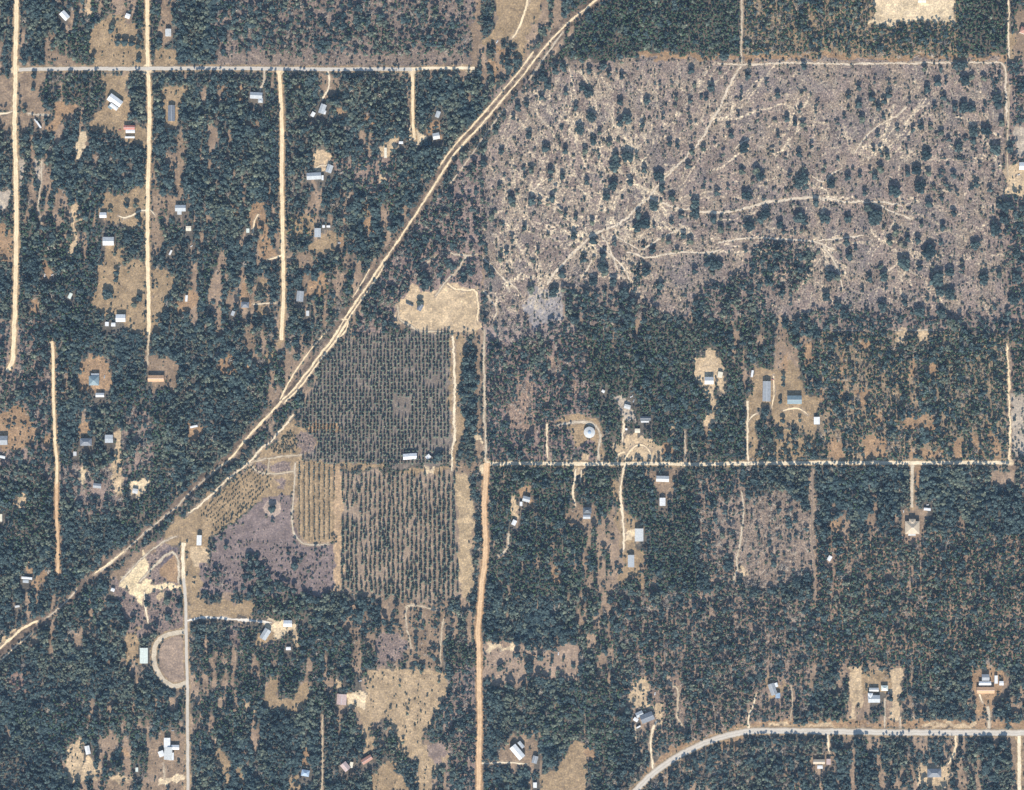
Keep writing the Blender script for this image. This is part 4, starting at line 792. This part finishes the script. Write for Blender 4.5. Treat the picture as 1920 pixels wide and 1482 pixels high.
(MH,'tan roof below the curving road near its side driveway',[(1535,1428,22,9,0,4,g_,'tan')]),(SH,'pink shed right of the tan roof below the curving road',[(1553,1428,8,11,0,3.6,f_,'pink')]),(SH,'white shed just south of the tan roof below the curving road',[(1537,1438,10,6,0,3,f_,'white')]),
(HO,'dark blue-grey roof inside the sandy ring at the bottom right',[(1751,1449,26,16,0,4.6,h_,'slate')]),
(SH,'white roof cut by the right edge beside a sandy yard',[(1917,312,14,14,0,3.8,g_,'white')]),(HO,'red roof cut by the right edge near the top',[(1918,58,12,12,20,4.4,h_,'rust')]),
(BA,'cream roof on the sand lot cut by the top edge',[(1728,2,15,8,0,4,g_,'cream')]),(SH,'cream roof cut by the left edge of the photo',[(1,971,8,14,0,3.4,f_,'cream')]),
(SH,'grey shed at the cream clearing above the corridor',[(254,921,10,9,10,3,f_,'offwhite')]),(HO,'dull grey roof in the rough clearing west of the cream clearing',[(183,911,15,9,5,4,g_,'grey')]),
(SH,'pair-sized white roof near the lower left woods edge',[(33,1137,9,4,-10,2.8,f_,'offwhite')]),(SH,'white roof in the woods left of the lower second road end',[(141,851,6,8,0,2.8,f_,'offwhite')]),
(SH,'pale shed by the thin track in the upper left woods',[(132,555,6,11,25,3,f_,'palegreen')]),
(SH,'white shed on the west tip of the southwest sand lot',[(212,1106,7,6,20,3,f_,'white')]),
]
for (nm, cat), lab, wings in BL: building(nm, cat, lab, wings)
# the round white roof: a low cylinder wall, a shallow cone and a cap
root = bpy.data.objects.new('round_house', None); COL.objects.link(root); root.location = (wx(1105), wy(811), 0); tag(root, 'round white roof with a blue-grey centre in a tan yard', 'house')
def revolve(prof, k=28):
    V = [(r_*math.cos(6.28318*i/k), r_*math.sin(6.28318*i/k), z) for r_, z in prof for i in range(k)]
    F = [(j*k+i, j*k+(i+1) % k, (j+1)*k+(i+1) % k, (j+1)*k+i) for j in range(len(prof)-1) for i in range(k)]
    return V, F
v, f = revolve([(9.4,0),(9.4,5)]); link('wall', new_mesh('wall', v, f, [WALLM['white']]), root)
v, f = revolve([(10.6,4.7),(10.6,5),(3.4,6.6),(.01,6.7)]); ro = link('roof', new_mesh('roof', v, f, [ROOFM['offwhite']]), root)
v, f = revolve([(3.2,6.5),(3.2,7.2),(.01,8)], 16); link('cupola', new_mesh('cupola', v, f, [ROOFM['blue']]), ro)
BLD.append((1105, 811, 12, 12, 0))
# cars and a truck, each a few pixels long: body, cabin glass and wheels in one small mesh
def car_mesh(name, L, Wd, bodym, truck=False):
    V, F = boxes([(-L/2,-Wd/2,.35,L/2,Wd/2,1.0)]); n1 = len(F)
    cx0, cx1 = (-L*.28, L*.22) if not truck else (-.1*L, L*.22)
    n = len(V); V += [(cx0,-Wd*.45,1.0),(cx1,-Wd*.45,1.0),(cx1,Wd*.45,1.0),(cx0,Wd*.45,1.0),(cx0+.4,-Wd*.38,1.55),(cx1-.5,-Wd*.38,1.55),(cx1-.5,Wd*.38,1.55),(cx0+.4,Wd*.38,1.55)]
    F += [(n,n+1,n+5,n+4),(n+1,n+2,n+6,n+5),(n+2,n+3,n+7,n+6),(n+3,n,n+4,n+7)]; n2 = len(F); F += [(n+4,n+5,n+6,n+7)]; n3 = len(F)
    for sx_ in (-1, 1):
        for sy_ in (-1, 1):
            m_ = len(V); X0, Y0 = sx_*L*.32, sy_*Wd*.45
            for yy_ in (-.12, .12):
                V += [(X0+.33*math.cos(6.283*i/10), Y0+yy_, .33+.33*math.sin(6.283*i/10)) for i in range(10)]
            F += [(m_+i, m_+(i+1) % 10, m_+10+(i+1) % 10, m_+10+i) for i in range(10)]; F += [tuple(range(m_, m_+10)), tuple(range(m_+19, m_+9, -1))]
    return new_mesh(name, V, F, [bodym, GLASS, ROOFM['dark']], [0]*n1+[1]*(n2-n1)+[0]*(n3-n2)+[2]*(len(F)-n3))
CARS = [('white',1739,947,10,'white car parked right of the large tan house'),('white',1694,959,90,'white car parked left of the large tan house'),('white',1910,328,20,'white car in the sandy yard at the right edge'),('dark',1905,330,80,'dark car in the sandy yard at the right edge'),
 ('white',932,79,60,'white truck at the tree edge below the tan meadow'),('red',1449,712,0,'reddish car beside the long grey roof'),('white',1184,744,30,'white truck in the junk-filled yard'),('silver',1188,752,70,'silver truck in the junk-filled yard'),
 ('white',1228,1301,80,'white truck on the sandy turning loop'),('silver',324,1370,0,'silver car north of the cross-shaped house'),('white',1666,1300,90,'white car beside the pale green tent-like roof'),('white',98,516,20,'white car in the orange gap in the left woods'),
 ('white',84,517,80,'white truck at the left side of the orange gap in the left woods'),('red',225,244,0,'red car beside the red-roofed house'),('white',1047,1226,85,'white truck in the rough tan clearing right of the orange road'),('silver',600,203,70,'silver car at the end of the curved driveway'),
 ('white',636,456,0,'white car in the small tan gap right of the rough yard'),('white',359,462,30,'white car under trees below the cream shed'),('white',675,1277,10,'white truck in trees left of the meadow'),('silver',196,707,80,'pale truck right of the teal-grey roof')]
cm = {}
for c_, x, y, a, lab in CARS:
    tk = 'truck' in lab; key = (c_, tk)
    if key not in cm: cm[key] = car_mesh('pickup_truck' if tk else 'parked_car', 5.6 if tk else 4.7, 2.0 if tk else 1.85, ROOFM[c_], tk)
    tag(link('pickup_truck' if tk else 'parked_car', cm[key], None, (wx(x), wy(y), .02), R(a)), lab, 'truck' if tk else 'car')
    BLD.append((x, y, 4, 4, 0))
for cx_, cy_, a, b_, ang in BLD:
    t_ = R(ang); x0, x1, y0, y1 = int(cx_-a-24), int(cx_+a+24), int(cy_-a-24), int(cy_+a+30)
    sx = slice(max(0, x0+MG), x1+MG); sy = slice(max(0, y0+MG), y1+MG)
    X = xx[sy, sx]-MG-cx_; Y = yy[sy, sx]-MG-cy_
    clear = np.zeros(X.shape, bool)
    for s_ in (0, 3, 6, 9):                            # more room on the sunny side
        u = X*math.cos(t_)+(Y-s_)*math.sin(t_); v = -X*math.sin(t_)+(Y-s_)*math.cos(t_)
        clear |= (abs(u) < a+2.5) & (abs(v) < b_+2)
    dens[sy, sx][clear] = 0

# ------------------------------------------------------------------ single broad trees one can point at
FT = """1357,104,12 1402,144,9 1295,133,9 1333,165,9 1213,190,8 1294,190,7 1324,185,6 1390,173,5 1458,179,7 1267,183,6 1243,221,6 1204,235,7 1255,269,8 1292,227,5 1394,277,12 1475,223,8 1490,231,7 1506,233,8 1569,233,5 1583,221,4 1531,198,5 1498,210,5 1458,254,6 1371,254,7 1319,279,7 1296,285,8 1506,125,9 1270,273,6 1383,217,5 1592,181,5 1521,275,6 1498,290,8
1634,185,9 1609,196,9 1646,202,9 1666,179,9 1657,190,7 1615,225,9 1803,123,12 1791,125,9 1808,151,12 1820,146,8 1843,148,8 1757,156,9 1866,183,12 1870,196,10 1807,202,12 1820,204,10 1789,202,7 1768,183,8 1737,167,9 1751,200,6 1726,237,8 1711,244,7 1745,240,6 1764,248,7 1878,231,9 1824,246,12 1849,246,12 1824,265,9 1866,279,13 1893,279,9 1797,277,11 1735,290,12 1610,165,7 1590,181,6 1666,158,5 1682,242,6 1645,254,6 1914,162,14 1732,129,7 1639,156,5 1582,221,5 1664,294,8 1637,281,6 1778,262,6 1705,192,5
1676,356,16 1724,350,14 1718,319,12 1701,325,8 1649,317,10 1639,331,8 1589,333,9 1612,329,6 1557,344,11 1620,362,8 1741,383,10 1764,371,7 1739,325,7 1763,329,7 1787,329,8 1830,346,8 1855,356,8 1794,365,5 1787,400,8 1885,385,15 1872,385,8 1882,412,12 1866,429,16 1766,427,9 1641,402,16 1628,390,10 1637,412,13 1545,408,13 1589,410,9 1678,435,10 1666,454,9 1701,448,8 1720,450,9 1741,471,17 1828,460,12 1587,454,9 1905,475,12 1695,492,15 1724,502,8 1591,481,10 1555,517,13 1568,521,8 1630,523,9 1657,517,11 1757,523,18 1780,508,11 1780,550,13 1761,546,12 1845,521,13 1874,515,9 1905,519,14 1549,556,10 1570,573,9 1653,575,12 1695,567,9 1724,583,13 1764,587,12 1899,560,13 1616,544,6 1728,423,6 1529,381,9 1751,354,6 1805,502,6
1234,329,12 1240,352,9 1208,319,8 1290,312,8 1392,322,8 1417,319,10 1425,329,12 1504,335,15 1496,344,12 1260,371,9 1344,362,8 1365,354,5 1401,367,13 1304,381,12 1302,400,12 1225,385,11 1208,417,13 1277,406,7 1337,412,10 1352,429,9 1404,423,13 1435,400,12 1425,412,9 1462,421,10 1498,406,14 1508,417,8 1469,435,6 1259,417,6 1281,442,7 1294,452,9 1253,454,7 1206,462,6 1223,471,8 1335,494,12 1325,494,9 1348,496,11 1210,508,11 1302,508,8 1237,535,9 1235,548,7
906,306,10 995,319,9 1033,321,8 1054,331,8 937,352,6 958,373,10 962,383,8 923,408,8 983,427,6 996,377,10 1012,379,6 1035,373,9 1060,402,6 1079,408,6 1109,417,7 1075,442,10 1112,452,10 1008,471,6 1152,310,14 1150,348,12 1137,369,10 1181,342,10 1100,342,7 950,473,7 937,485,7 912,500,10 921,515,8 996,544,10 1131,479,10 1129,500,12 1133,512,9 1094,487,9 1054,515,10 1037,548,12 1150,529,10 1169,548,12 1112,527,11 1152,456,7 1196,404,9 1194,425,11
1061,175,7 1102,175,11 1091,165,7 1142,140,7 1165,144,8 1131,125,9 1104,133,9 1108,219,12 1087,244,12 1112,265,9 1079,202,8 1162,192,8 1175,221,13 1162,231,10 1023,279,10 987,196,8 969,200,8 1017,146,12 1027,160,10 1015,183,7 1002,167,5 992,254,8 946,221,6 940,285,7 1096,285,9 1142,269,8 1123,250,6 1175,292,15 1154,294,10 1060,283,8 962,221,6 973,206,6
1366,1058,14 1387,1090,8 1460,955,9 1490,975,8 1355,1002,8 1450,1055,9 1493,1090,12 1421,1001,5
511,953,10 415,1007,7 401,1022,5 424,1024,6 396,1087,6 364,1092,4 553,1017,5 542,1048,5 565,1048,5 552,1060,9 592,1030,5 604,1037,4 594,1049,4 586,1083,4 571,1091,4 540,1037,4 556,1036,4
212,48,8 209,58,7 63,166,6 64,142,7 46,207,7 260,112,8 222,80,9 235,80,9 248,82,8 258,86,7 299,75,8 299,88,7 238,385,8 208,395,6 216,475,6 230,482,5 219,511,8 218,524,7 202,552,13 262,558,8 252,570,7 256,385,7 259,405,8 262,420,7 240,445,13 250,468,11 312,588,11 312,315,13 318,340,13 307,360,10
1435,770,11 1467,788,7 1499,788,5 1463,752,6 1468,707,6 1468,722,6 1489,808,7 1533,720,11 1443,822,10 1462,815,9 1325,735,6
275,1130,9 312,1125,10 337,1132,9 315,1155,9 250,1160,9 993,1247,12 936,1250,9 970,1226,8 1013,1231,9 1041,1216,7 1668,1308,9 788,566,8 822,855,10 815,862,8 863,848,9"""
trees = [tuple(float(v) for v in s.split(',')) for s in FT.split()]
trees.sort(key=lambda a: -a[2])
solo, rest_trees = trees[:300], trees[300:]
OAKC = []
for i in range(3): V_, F_ = crown(300+i, 12, 170, 1.5, .45, .66, .42, .8, True); OAKC.append((new_mesh('oak_crown', V_, F_, [OAKL]), new_mesh('oak_trunk', *trunk(i, .7, .05, 5), [BARK])))
for i in range(3): V_, F_ = crown(340+i, 12, 170, 1.5, .45, .66, .4, .8, True); OAKC.append((new_mesh('oak_crown', V_, F_, [OAKG]), new_mesh('oak_trunk', *trunk(i, .7, .05, 5), [BARK])))
for i in range(3): V_, F_ = crown(320+i, 34, 420, 1.0, .3, .78, .27, .8, True); OAKC.append((new_mesh('broad_oak_crown', V_, F_, [OAKL]), new_mesh('broad_oak_trunk', *trunk(9+i, .5, .04, 6), [BARK])))
LM = [(1389,122,'the track corner at the top of the cut-over field'),(1219,371,'the fork in the middle of the cut-over field'),(1000,570,'the pale bare patch at the cut-over field\'s corner'),(1885,122,'the upper right corner of the cut-over field'),
 (1700,392,'the east end of the cut-over field\'s long track'),(1534,455,'the dark tree clump in the cut-over field'),(1305,250,'the track bend in the upper cut-over field'),(980,175,'the corridor beside the cut-over field'),(1100,450,'the fan of tracks left of the fork'),
 (1650,240,'the diagonal skid trail in the upper right field'),(1760,520,'the largest tree clump at the lower right field'),(1880,420,'the right edge of the cut-over field'),(1420,385,'the long curving track\'s middle'),(1100,230,'the upper left part of the cut-over field'),
 (1340,475,'the pale track west of the dark clump'),(1640,560,'the lower edge of the cut-over field'),(1160,340,'the tree clump above the fork'),(910,400,'the left edge of the cut-over field'),(1800,200,'the bushy upper right field'),(1500,220,'the top centre of the cut-over field'),
 (1400,1050,'the small scrub clearing\'s track'),(511,953,'the ringed tree in the purple field'),(560,1060,'the lower purple field'),(277,129,'the second road\'s paved crossing'),(30,129,'the far-left road crossing'),(215,1080,'the southwest sand lot'),(300,1140,'the lane\'s rough lot'),
 (247,395,'the forked driveway by the second road'),(240,500,'the long tan yard'),(310,340,'the tree island right of the second road'),(1470,770,'the double yard'),(1000,1240,'the rough tan clearing right of the orange road'),(830,860,'the plantation barn'),(820,570,'the sand pit')]
used = {}
def describe(x, y, r):
    d = [(math.hypot(x-a, y-b_), a, b_, n) for a, b_, n in LM]; dd, a, b_, n = min(d)
    if dd < r: return (n, 'standing at')
    an = (math.degrees(math.atan2(-(y-b_), x-a))+360) % 360
    return (n, ['east','northeast','north','northwest','west','southwest','south','southeast'][int((an+22.5)//45) % 8]+' of'), dd
def size_word(r): return 'huge' if r >= 15 else 'large' if r >= 11.5 else 'medium' if r >= 8.5 else 'small' if r >= 6.5 else 'tiny'
info = []
for x, y, r in solo:
    q = describe(x, y, r)
    key, dd = (q if isinstance(q[1], float) else (q, 0.0)); info.append((size_word(r), key[0], key[1], dd))
order = {}
for i, (sw, n, d_, dd) in enumerate(info): order.setdefault((sw, n, d_), []).append((dd, i))
lab = {}
ORD = ['nearest', 'second nearest', 'third nearest', 'fourth nearest', 'fifth nearest', 'sixth nearest', 'seventh nearest', 'eighth nearest']
for (sw, n, d_), L in order.items():
    L.sort()
    for k, (dd, i) in enumerate(L):
        w_ = sw if len(L) == 1 else sw+' '+ORD[min(k, 7)]
        lab[i] = f"{w_} tree crown {d_} {n}"
for i, (x, y, r) in enumerate(solo):
    big = r >= 10.5; cme, tme = OAKC[(6 if big else random.choice((0, 0, 3)))+i % 3]
    root = bpy.data.objects.new('oak_tree', None); COL.objects.link(root); root.location = (wx(x), wy(y+r*.18), 0)
    tag(root, ' '.join(lab[i].split()[:16]), 'tree', 'single trees in fields and yards')
    rz = random.uniform(0, 6.28); s_ = r*.9; hz = (6.5+r*.35)/(1.05 if big else 1.45)
    root.rotation_euler = (0, 0, rz); root.scale = (s_*random.uniform(.88, 1.05), s_*random.uniform(.92, 1.12), hz)
    link('crown', cme, root); link('trunk', tme, root)
# keep the scattered wood from growing through them
for x, y, r in solo+rest_trees:
    sy, sx, D = dist([(x, y), (x, y+.1)], r+2); dens[sy, sx][D < r*.75] = 0; debris[sy, sx][D < r*.8] = 0

# ------------------------------------------------------------------ the woods
SP = 5.3
jx, jy = np.meshgrid(np.arange(-MG+6, IW+MG-6, SP), np.arange(-MG+6, IH+MG-6, SP))
jx = jx.ravel()+rng.uniform(-.42, .42, jx.size)*SP; jy = jy.ravel()+rng.uniform(-.42, .42, jx.size)*SP
d_ = at(dens, jx, jy); nv = at(NV, jx, jy); n40 = at(N40, jx, jy); nbig = at(N120, jx, jy)
pr = np.where(d_ > .93, d_*(.985-.40*(nv > .8)*(n40 > .5)), d_+(nv-.5)*.6*(d_ > .12)*(d_ < .93))
keep = rng.random(jx.size) < pr; keep &= d_ > 0
jx, jy = jx[keep], jy[keep]; n = len(jx)
isb = rng.random(n) < at(bare, jx, jy); isp = (rng.random(n) < at(pine, jx, jy)) & ~isb
small = (at(dens, jx, jy) < .3)
bigt = rng.random(n) < .22*np.clip(at(vnoise(60, 41), jx, jy)*2.4-.3, .1, 2)
rad = np.where(isp, rng.uniform(2.7, 4.2, n), np.where(bigt, rng.uniform(5.8, 8.2, n), rng.uniform(3.0, 5.0, n)))*np.where(small, .7, 1)
near = np.zeros(n, bool)
for a in range(8):
    near |= at(dens, jx+.85*rad*math.cos(a*.785), jy+.85*rad*math.sin(a*.785)) == 0
rad = np.where(near, np.minimum(rad, 2.9), rad)
north = np.zeros(n, bool)
for q_ in (4, 7, 10): north |= at(dens, jx, jy-q_) == 0
hgt = np.where(isp, rng.uniform(7, 13, n), np.where(bigt, rng.uniform(9.5, 13, n), rng.uniform(4.5, 11, n)))*np.where(small, .6, 1)
hgt *= np.clip(.35+1.25*at(vnoise(21, 71), jx, jy), .5, 1.4); hgt = np.where(north & (abs(jy-878) > 10), hgt*.85, hgt); hgt = np.where(abs(jy-878) < 6, hgt*1.25, hgt)
hscale = np.where(isp, hgt/2.9, hgt/2.2); rot = rng.uniform(0, 6.28, n)
def put(name, sel, protos, hs):
    k = rng.integers(0, len(protos), sel.sum())
    if protos is P_OAK: k = np.where(rng.random(sel.sum()) < np.clip(at(N40b, jx[sel], jy[sel])*1.5-.45, .04, .8), rng.integers(5, 8, sel.sum()), rng.integers(0, 5, sel.sum()))
    P = np.stack([jx[sel]-IW/2, IH/2-jy[sel], np.zeros(sel.sum())], 1)
    S_ = np.stack([rad[sel], rad[sel], hs[sel]], 1)
    scatter(name, protos, P, S_, rot[sel], k)
put('oak_woodland', ~isb & ~isp, P_OAK, hscale); put('pine_woodland', isp, P_PINE, hscale); put('leafless_woodland', isb, P_BARE, hgt/3.4)
print('woodland trees', n)
# small scrub in open rough ground
m_ = 95000; sx_ = rng.uniform(-MG+5, IW+MG-5, m_); sy_ = rng.uniform(-MG+5, IH+MG-5, m_)
deb = at(debris, sx_, sy_); sd = at(speck, sx_, sy_); dd = at(dens, sx_, sy_)
pr = np.where(deb > 0, .62*np.clip(at(N40, sx_, sy_)*1.6, .3, 1.2), np.where((sd > .75) & (dd > 0), .38, np.where((dd > .01) & (dd < .4), .14, 0)))
ok = rng.random(m_) < pr; sx_, sy_ = sx_[ok], sy_[ok]; n = len(sx_)
rs_ = rng.gamma(2.2, .62, n)+.7; kk = rng.integers(0, 3, n)
scatter('scrub', P_SHRUB, np.stack([sx_-IW/2, IH/2-sy_, np.zeros(n)], 1), np.stack([rs_, rs_, rs_*.9+.4], 1), rng.uniform(0, 6.28, n), kk)
# small leafless saplings standing over the cut-over ground
m_ = 16000; sx_ = rng.uniform(0, IW, m_); sy_ = rng.uniform(100, 1130, m_); ok = rng.random(m_) < at(debris, sx_, sy_)*.75; sx_, sy_ = sx_[ok], sy_[ok]; n = len(sx_)
rs_ = rng.uniform(1.2, 2.6, n)
scatter('leafless_saplings', P_BARE, np.stack([sx_-IW/2, IH/2-sy_, np.zeros(n)], 1), np.stack([rs_, rs_, rs_*.9], 1), rng.uniform(0, 6.28, n), rng.integers(0, 3, n))
# felled stems and slash
m_ = 60000; sx_ = rng.uniform(0, IW, m_); sy_ = rng.uniform(100, 1130, m_); ok = rng.random(m_) < at(debris, sx_, sy_)*.8*np.clip(1.9-at(N14, sx_, sy_)*1.8, .2, 1); sx_, sy_ = sx_[ok], sy_[ok]; n = len(sx_)
ang = rng.uniform(0, 3.1416, n)+(at(N120, sx_, sy_)-.5)*3; L = rng.gamma(2.2, .75, n)+.6; wd = rng.uniform(.15, .38, n); z = rng.uniform(.15, .5, n)
c, s = np.cos(ang), np.sin(ang); X = sx_-IW/2; Y = IH/2-sy_
V = np.zeros((n, 6, 3))
for e, sg in ((0, -1), (1, 1)):
    for k, (o, zz) in enumerate(((-1, 0), (0, 1), (1, 0))):
        V[:, e*3+k, 0] = X+sg*L*c-o*wd*s; V[:, e*3+k, 1] = Y+sg*L*s+o*wd*c; V[:, e*3+k, 2] = zz*z+.05
b0 = np.arange(n)[:, None]*6
F = np.concatenate([b0+np.array([0,3,4,1]), b0+np.array([1,4,5,2])]).reshape(-1, 4)
tag(link('felled_stems', new_mesh('felled_stems', V.reshape(-1, 3), F, [WOODM])), kind='stuff')

ONES = 'first second third fourth fifth sixth seventh eighth ninth tenth eleventh twelfth thirteenth fourteenth fifteenth sixteenth seventeenth eighteenth nineteenth'.split()
def ordw(n):
    if n < 20: return ONES[n-1]
    t, u = divmod(n, 10); return ('twentieth','thirtieth','fortieth','fiftieth')[t-2] if not u else ('twenty','thirty','forty','fifty')[t-2]+'-'+ONES[u-1]
# ------------------------------------------------------------------ planted rows
def in_poly(pts, x, y):
    r = np.zeros(len(x), bool)
    for i in range(len(pts)):
        ax, ay = pts[i]; bx, by = pts[i-1]
        if ay == by: continue
        r ^= ((ay > y) != (by > y)) & (x < (bx-ax)*(y-ay)/(by-ay)+ax)
    return r
def rows(x0, x1, y0, y1, px_, py_, j):
    a, b_ = np.meshgrid(np.arange(x0, x1, px_), np.arange(y0, y1, py_)); ri = np.broadcast_to(np.arange(a.shape[1]), a.shape).ravel(); ci = np.repeat(np.arange(a.shape[0]), a.shape[1])
    x = a.ravel()+rng.normal(size=a.size)*j; y = b_.ravel()+rng.normal(size=a.size)*j; return x, y, ri, ci
NPOLY = [(652,630),(846,624),(843,872),(640,872),(560,862),(592,850),(600,832),(572,802),(557,782),(577,750),(620,672)]
SPOLY = [(642,890),(853,888),(860,1118),(790,1130),(720,1118),(640,1106)]
xa, ya, _, _ = rows(556, 846, 626, 872, 6.6, 6.9, .9); k = in_poly(NPOLY, xa, ya) & (rng.random(len(xa)) < np.where(at(N40, xa, ya) > .76, .45, .93)); xa, ya = xa[k], ya[k]
xb, yb, rb, cb = rows(643, 862, 889, 1130, 8.6, 5.0, 1.25); k = in_poly(SPOLY, xb, yb) & (rng.random(len(xb)) < .9); xb, yb, rb, cb = xb[k], yb[k], rb[k], cb[k]
keepb = (at(N40, xb, yb)+rng.random(len(xb))*.5) > .38; xb, yb, rb, cb = xb[keepb], yb[keepb], rb[keepb], cb[keepb]
rad_b = rng.uniform(2.3, 3.8, len(xb)); rad_b *= np.where(at(N40, xb, yb) > .62, 1.2, 1)
top = np.argsort(-rad_b)[:300]; mk = np.zeros(len(xb), bool); mk[top] = True
cnt = {}; rank = {}
for i in np.lexsort((cb, rb)): cnt[rb[i]] = cnt.get(rb[i], 0)+1; rank[i] = cnt[rb[i]]
for i in sorted(top, key=lambda i: (rb[i], cb[i])):
    o = link('pine_tree', P_PLANT[i % 3], None, (xb[i]-IW/2, IH/2-yb[i], 0), random.uniform(0, 6.28), (rad_b[i], rad_b[i], rad_b[i]*rng.uniform(.85, 1.05)))
    tag(o, f"young pine, {ordw(int(rb[i])+1)} planted row from the west, {ordw(rank[i])} tree from its north end", 'tree', 'young pines in the southern planted block')
X = np.concatenate([xa, xb[~mk]]); Y = np.concatenate([ya, yb[~mk]]); rr_ = np.concatenate([rng.uniform(2.5, 3.8, len(xa)), rad_b[~mk]]); n = len(X)
scatter('pine_plantation', P_PLANT, np.stack([X-IW/2, IH/2-Y, np.zeros(n)], 1), np.stack([rr_, rr_, rr_*rng.uniform(.85, 1.15, n)], 1), rng.uniform(0, 6.28, n), rng.integers(0, 3, n))
# small orchard east of the purple field: every tree its own object
P_ORCH = [proto('orchard_tree', [OAKL, BARK], (crown(s+500, 5, 40, 1.5, .4, .5, .5), 0), (trunk(s, .6, .08, 3), 1)) for s in range(3)]
OP = [(557,870),(629,870),(623,1013),(580,1017),(562,1006),(556,985)]
xo, yo, ro_, cy__ = rows(561, 630, 872, 1016, 9.4, 4.6, .45); k = in_poly(OP, xo, yo) & (rng.random(len(xo)) < .88); xo, yo, ro_ = xo[k], yo[k], ro_[k]
names = ['first','second','third','fourth','fifth','sixth','seventh','eighth']; cnt = {}
for i in np.lexsort((yo, ro_)):
    cnt[ro_[i]] = cnt.get(ro_[i], 0)+1; s_ = random.uniform(1.5, 2.2) if yo[i] > 900 else random.uniform(2, 2.9)
    o = link('orchard_tree', P_ORCH[i % 3], None, (xo[i]-IW/2, IH/2-yo[i], 0), random.uniform(0, 6.28), (s_, s_, s_))
    tag(o, f"small orchard tree, {names[ro_[i]]} row from the west, {ordw(cnt[ro_[i]])} tree from the north", 'tree', 'small trees in the eight-row orchard')
# slanting rows of young bushes along the corridor
bx_, by_ = [], []
for r_ in range(9):
    for q in np.arange(0, 165, 4.2):
        x = 374+q*.74+r_*5.2; y = 963-q*.66+r_*4.6
        bx_.append(x+random.gauss(0, .6)); by_.append(y+random.gauss(0, .6))
bx_, by_ = np.array(bx_), np.array(by_); k = in_poly([(376,960),(450,892),(470,872),(500,880),(510,905),(490,932),(400,1000),(386,1014),(378,990)], bx_, by_) & (rng.random(len(bx_)) < .8) & (at(dens, bx_, by_) < .5); bx_, by_ = bx_[k], by_[k]
ex = rng.uniform(490, 565, 420); ey = rng.uniform(800, 862, 420); k = in_poly([(505,842),(545,805),(560,830),(555,850),(520,852)], ex, ey); bx_ = np.r_[bx_, ex[k]]; by_ = np.r_[by_, ey[k]]
ex = rng.uniform(380, 640, 900); ey = rng.uniform(1000, 1115, 900); k = in_poly([(385,1030),(470,1010),(540,1020),(628,1040),(620,1112),(390,1112)], ex, ey) & (rng.random(900) < .45); bx_ = np.r_[bx_, ex[k]]; by_ = np.r_[by_, ey[k]]
n = len(bx_); rr_ = rng.uniform(1.3, 2.7, n)
scatter('young_bushes', P_SHRUB, np.stack([bx_-IW/2, IH/2-by_, np.zeros(n)], 1), np.stack([rr_, rr_, rr_*1.2], 1), rng.uniform(0, 6.28, n), rng.integers(0, 3, n))
# leftover small field trees
if rest_trees:
    P = np.array([(wx(x), wy(y), 0) for x, y, r in rest_trees]); S_ = np.array([(r*.9, r*.9, 3.6) for x, y, r in rest_trees])
    scatter('small_field_trees', P_OAK, P, S_, rng.uniform(0, 6.28, len(P)), rng.integers(0, 5, len(P)))
print('objects', len(bpy.data.objects), 'woodland', jx.size, 'stems', len(F)//2, 'plantation', len(X))

# ------------------------------------------------------------------ the air between the ground and the camera
hv, hf = boxes([(-7000, -7000, -1.5, 7000, 7000, ALT+60)])
hm = bpy.data.materials.new('haze'); hm.use_nodes = True; ht_ = hm.node_tree
for n_ in list(ht_.nodes):
    if n_.type != 'OUTPUT_MATERIAL': ht_.nodes.remove(n_)
pv = ht_.nodes.new('ShaderNodeVolumePrincipled'); pv.inputs['Density'].default_value = HAZE; pv.inputs['Color'].default_value = (.45, .66, 1, 1); pv.inputs['Anisotropy'].default_value = 0
ht_.links.new(pv.outputs[0], [n_ for n_ in ht_.nodes if n_.type == 'OUTPUT_MATERIAL'][0].inputs['Volume'])
tag(link('haze', new_mesh('haze', hv, hf, [hm])), kind='stuff')
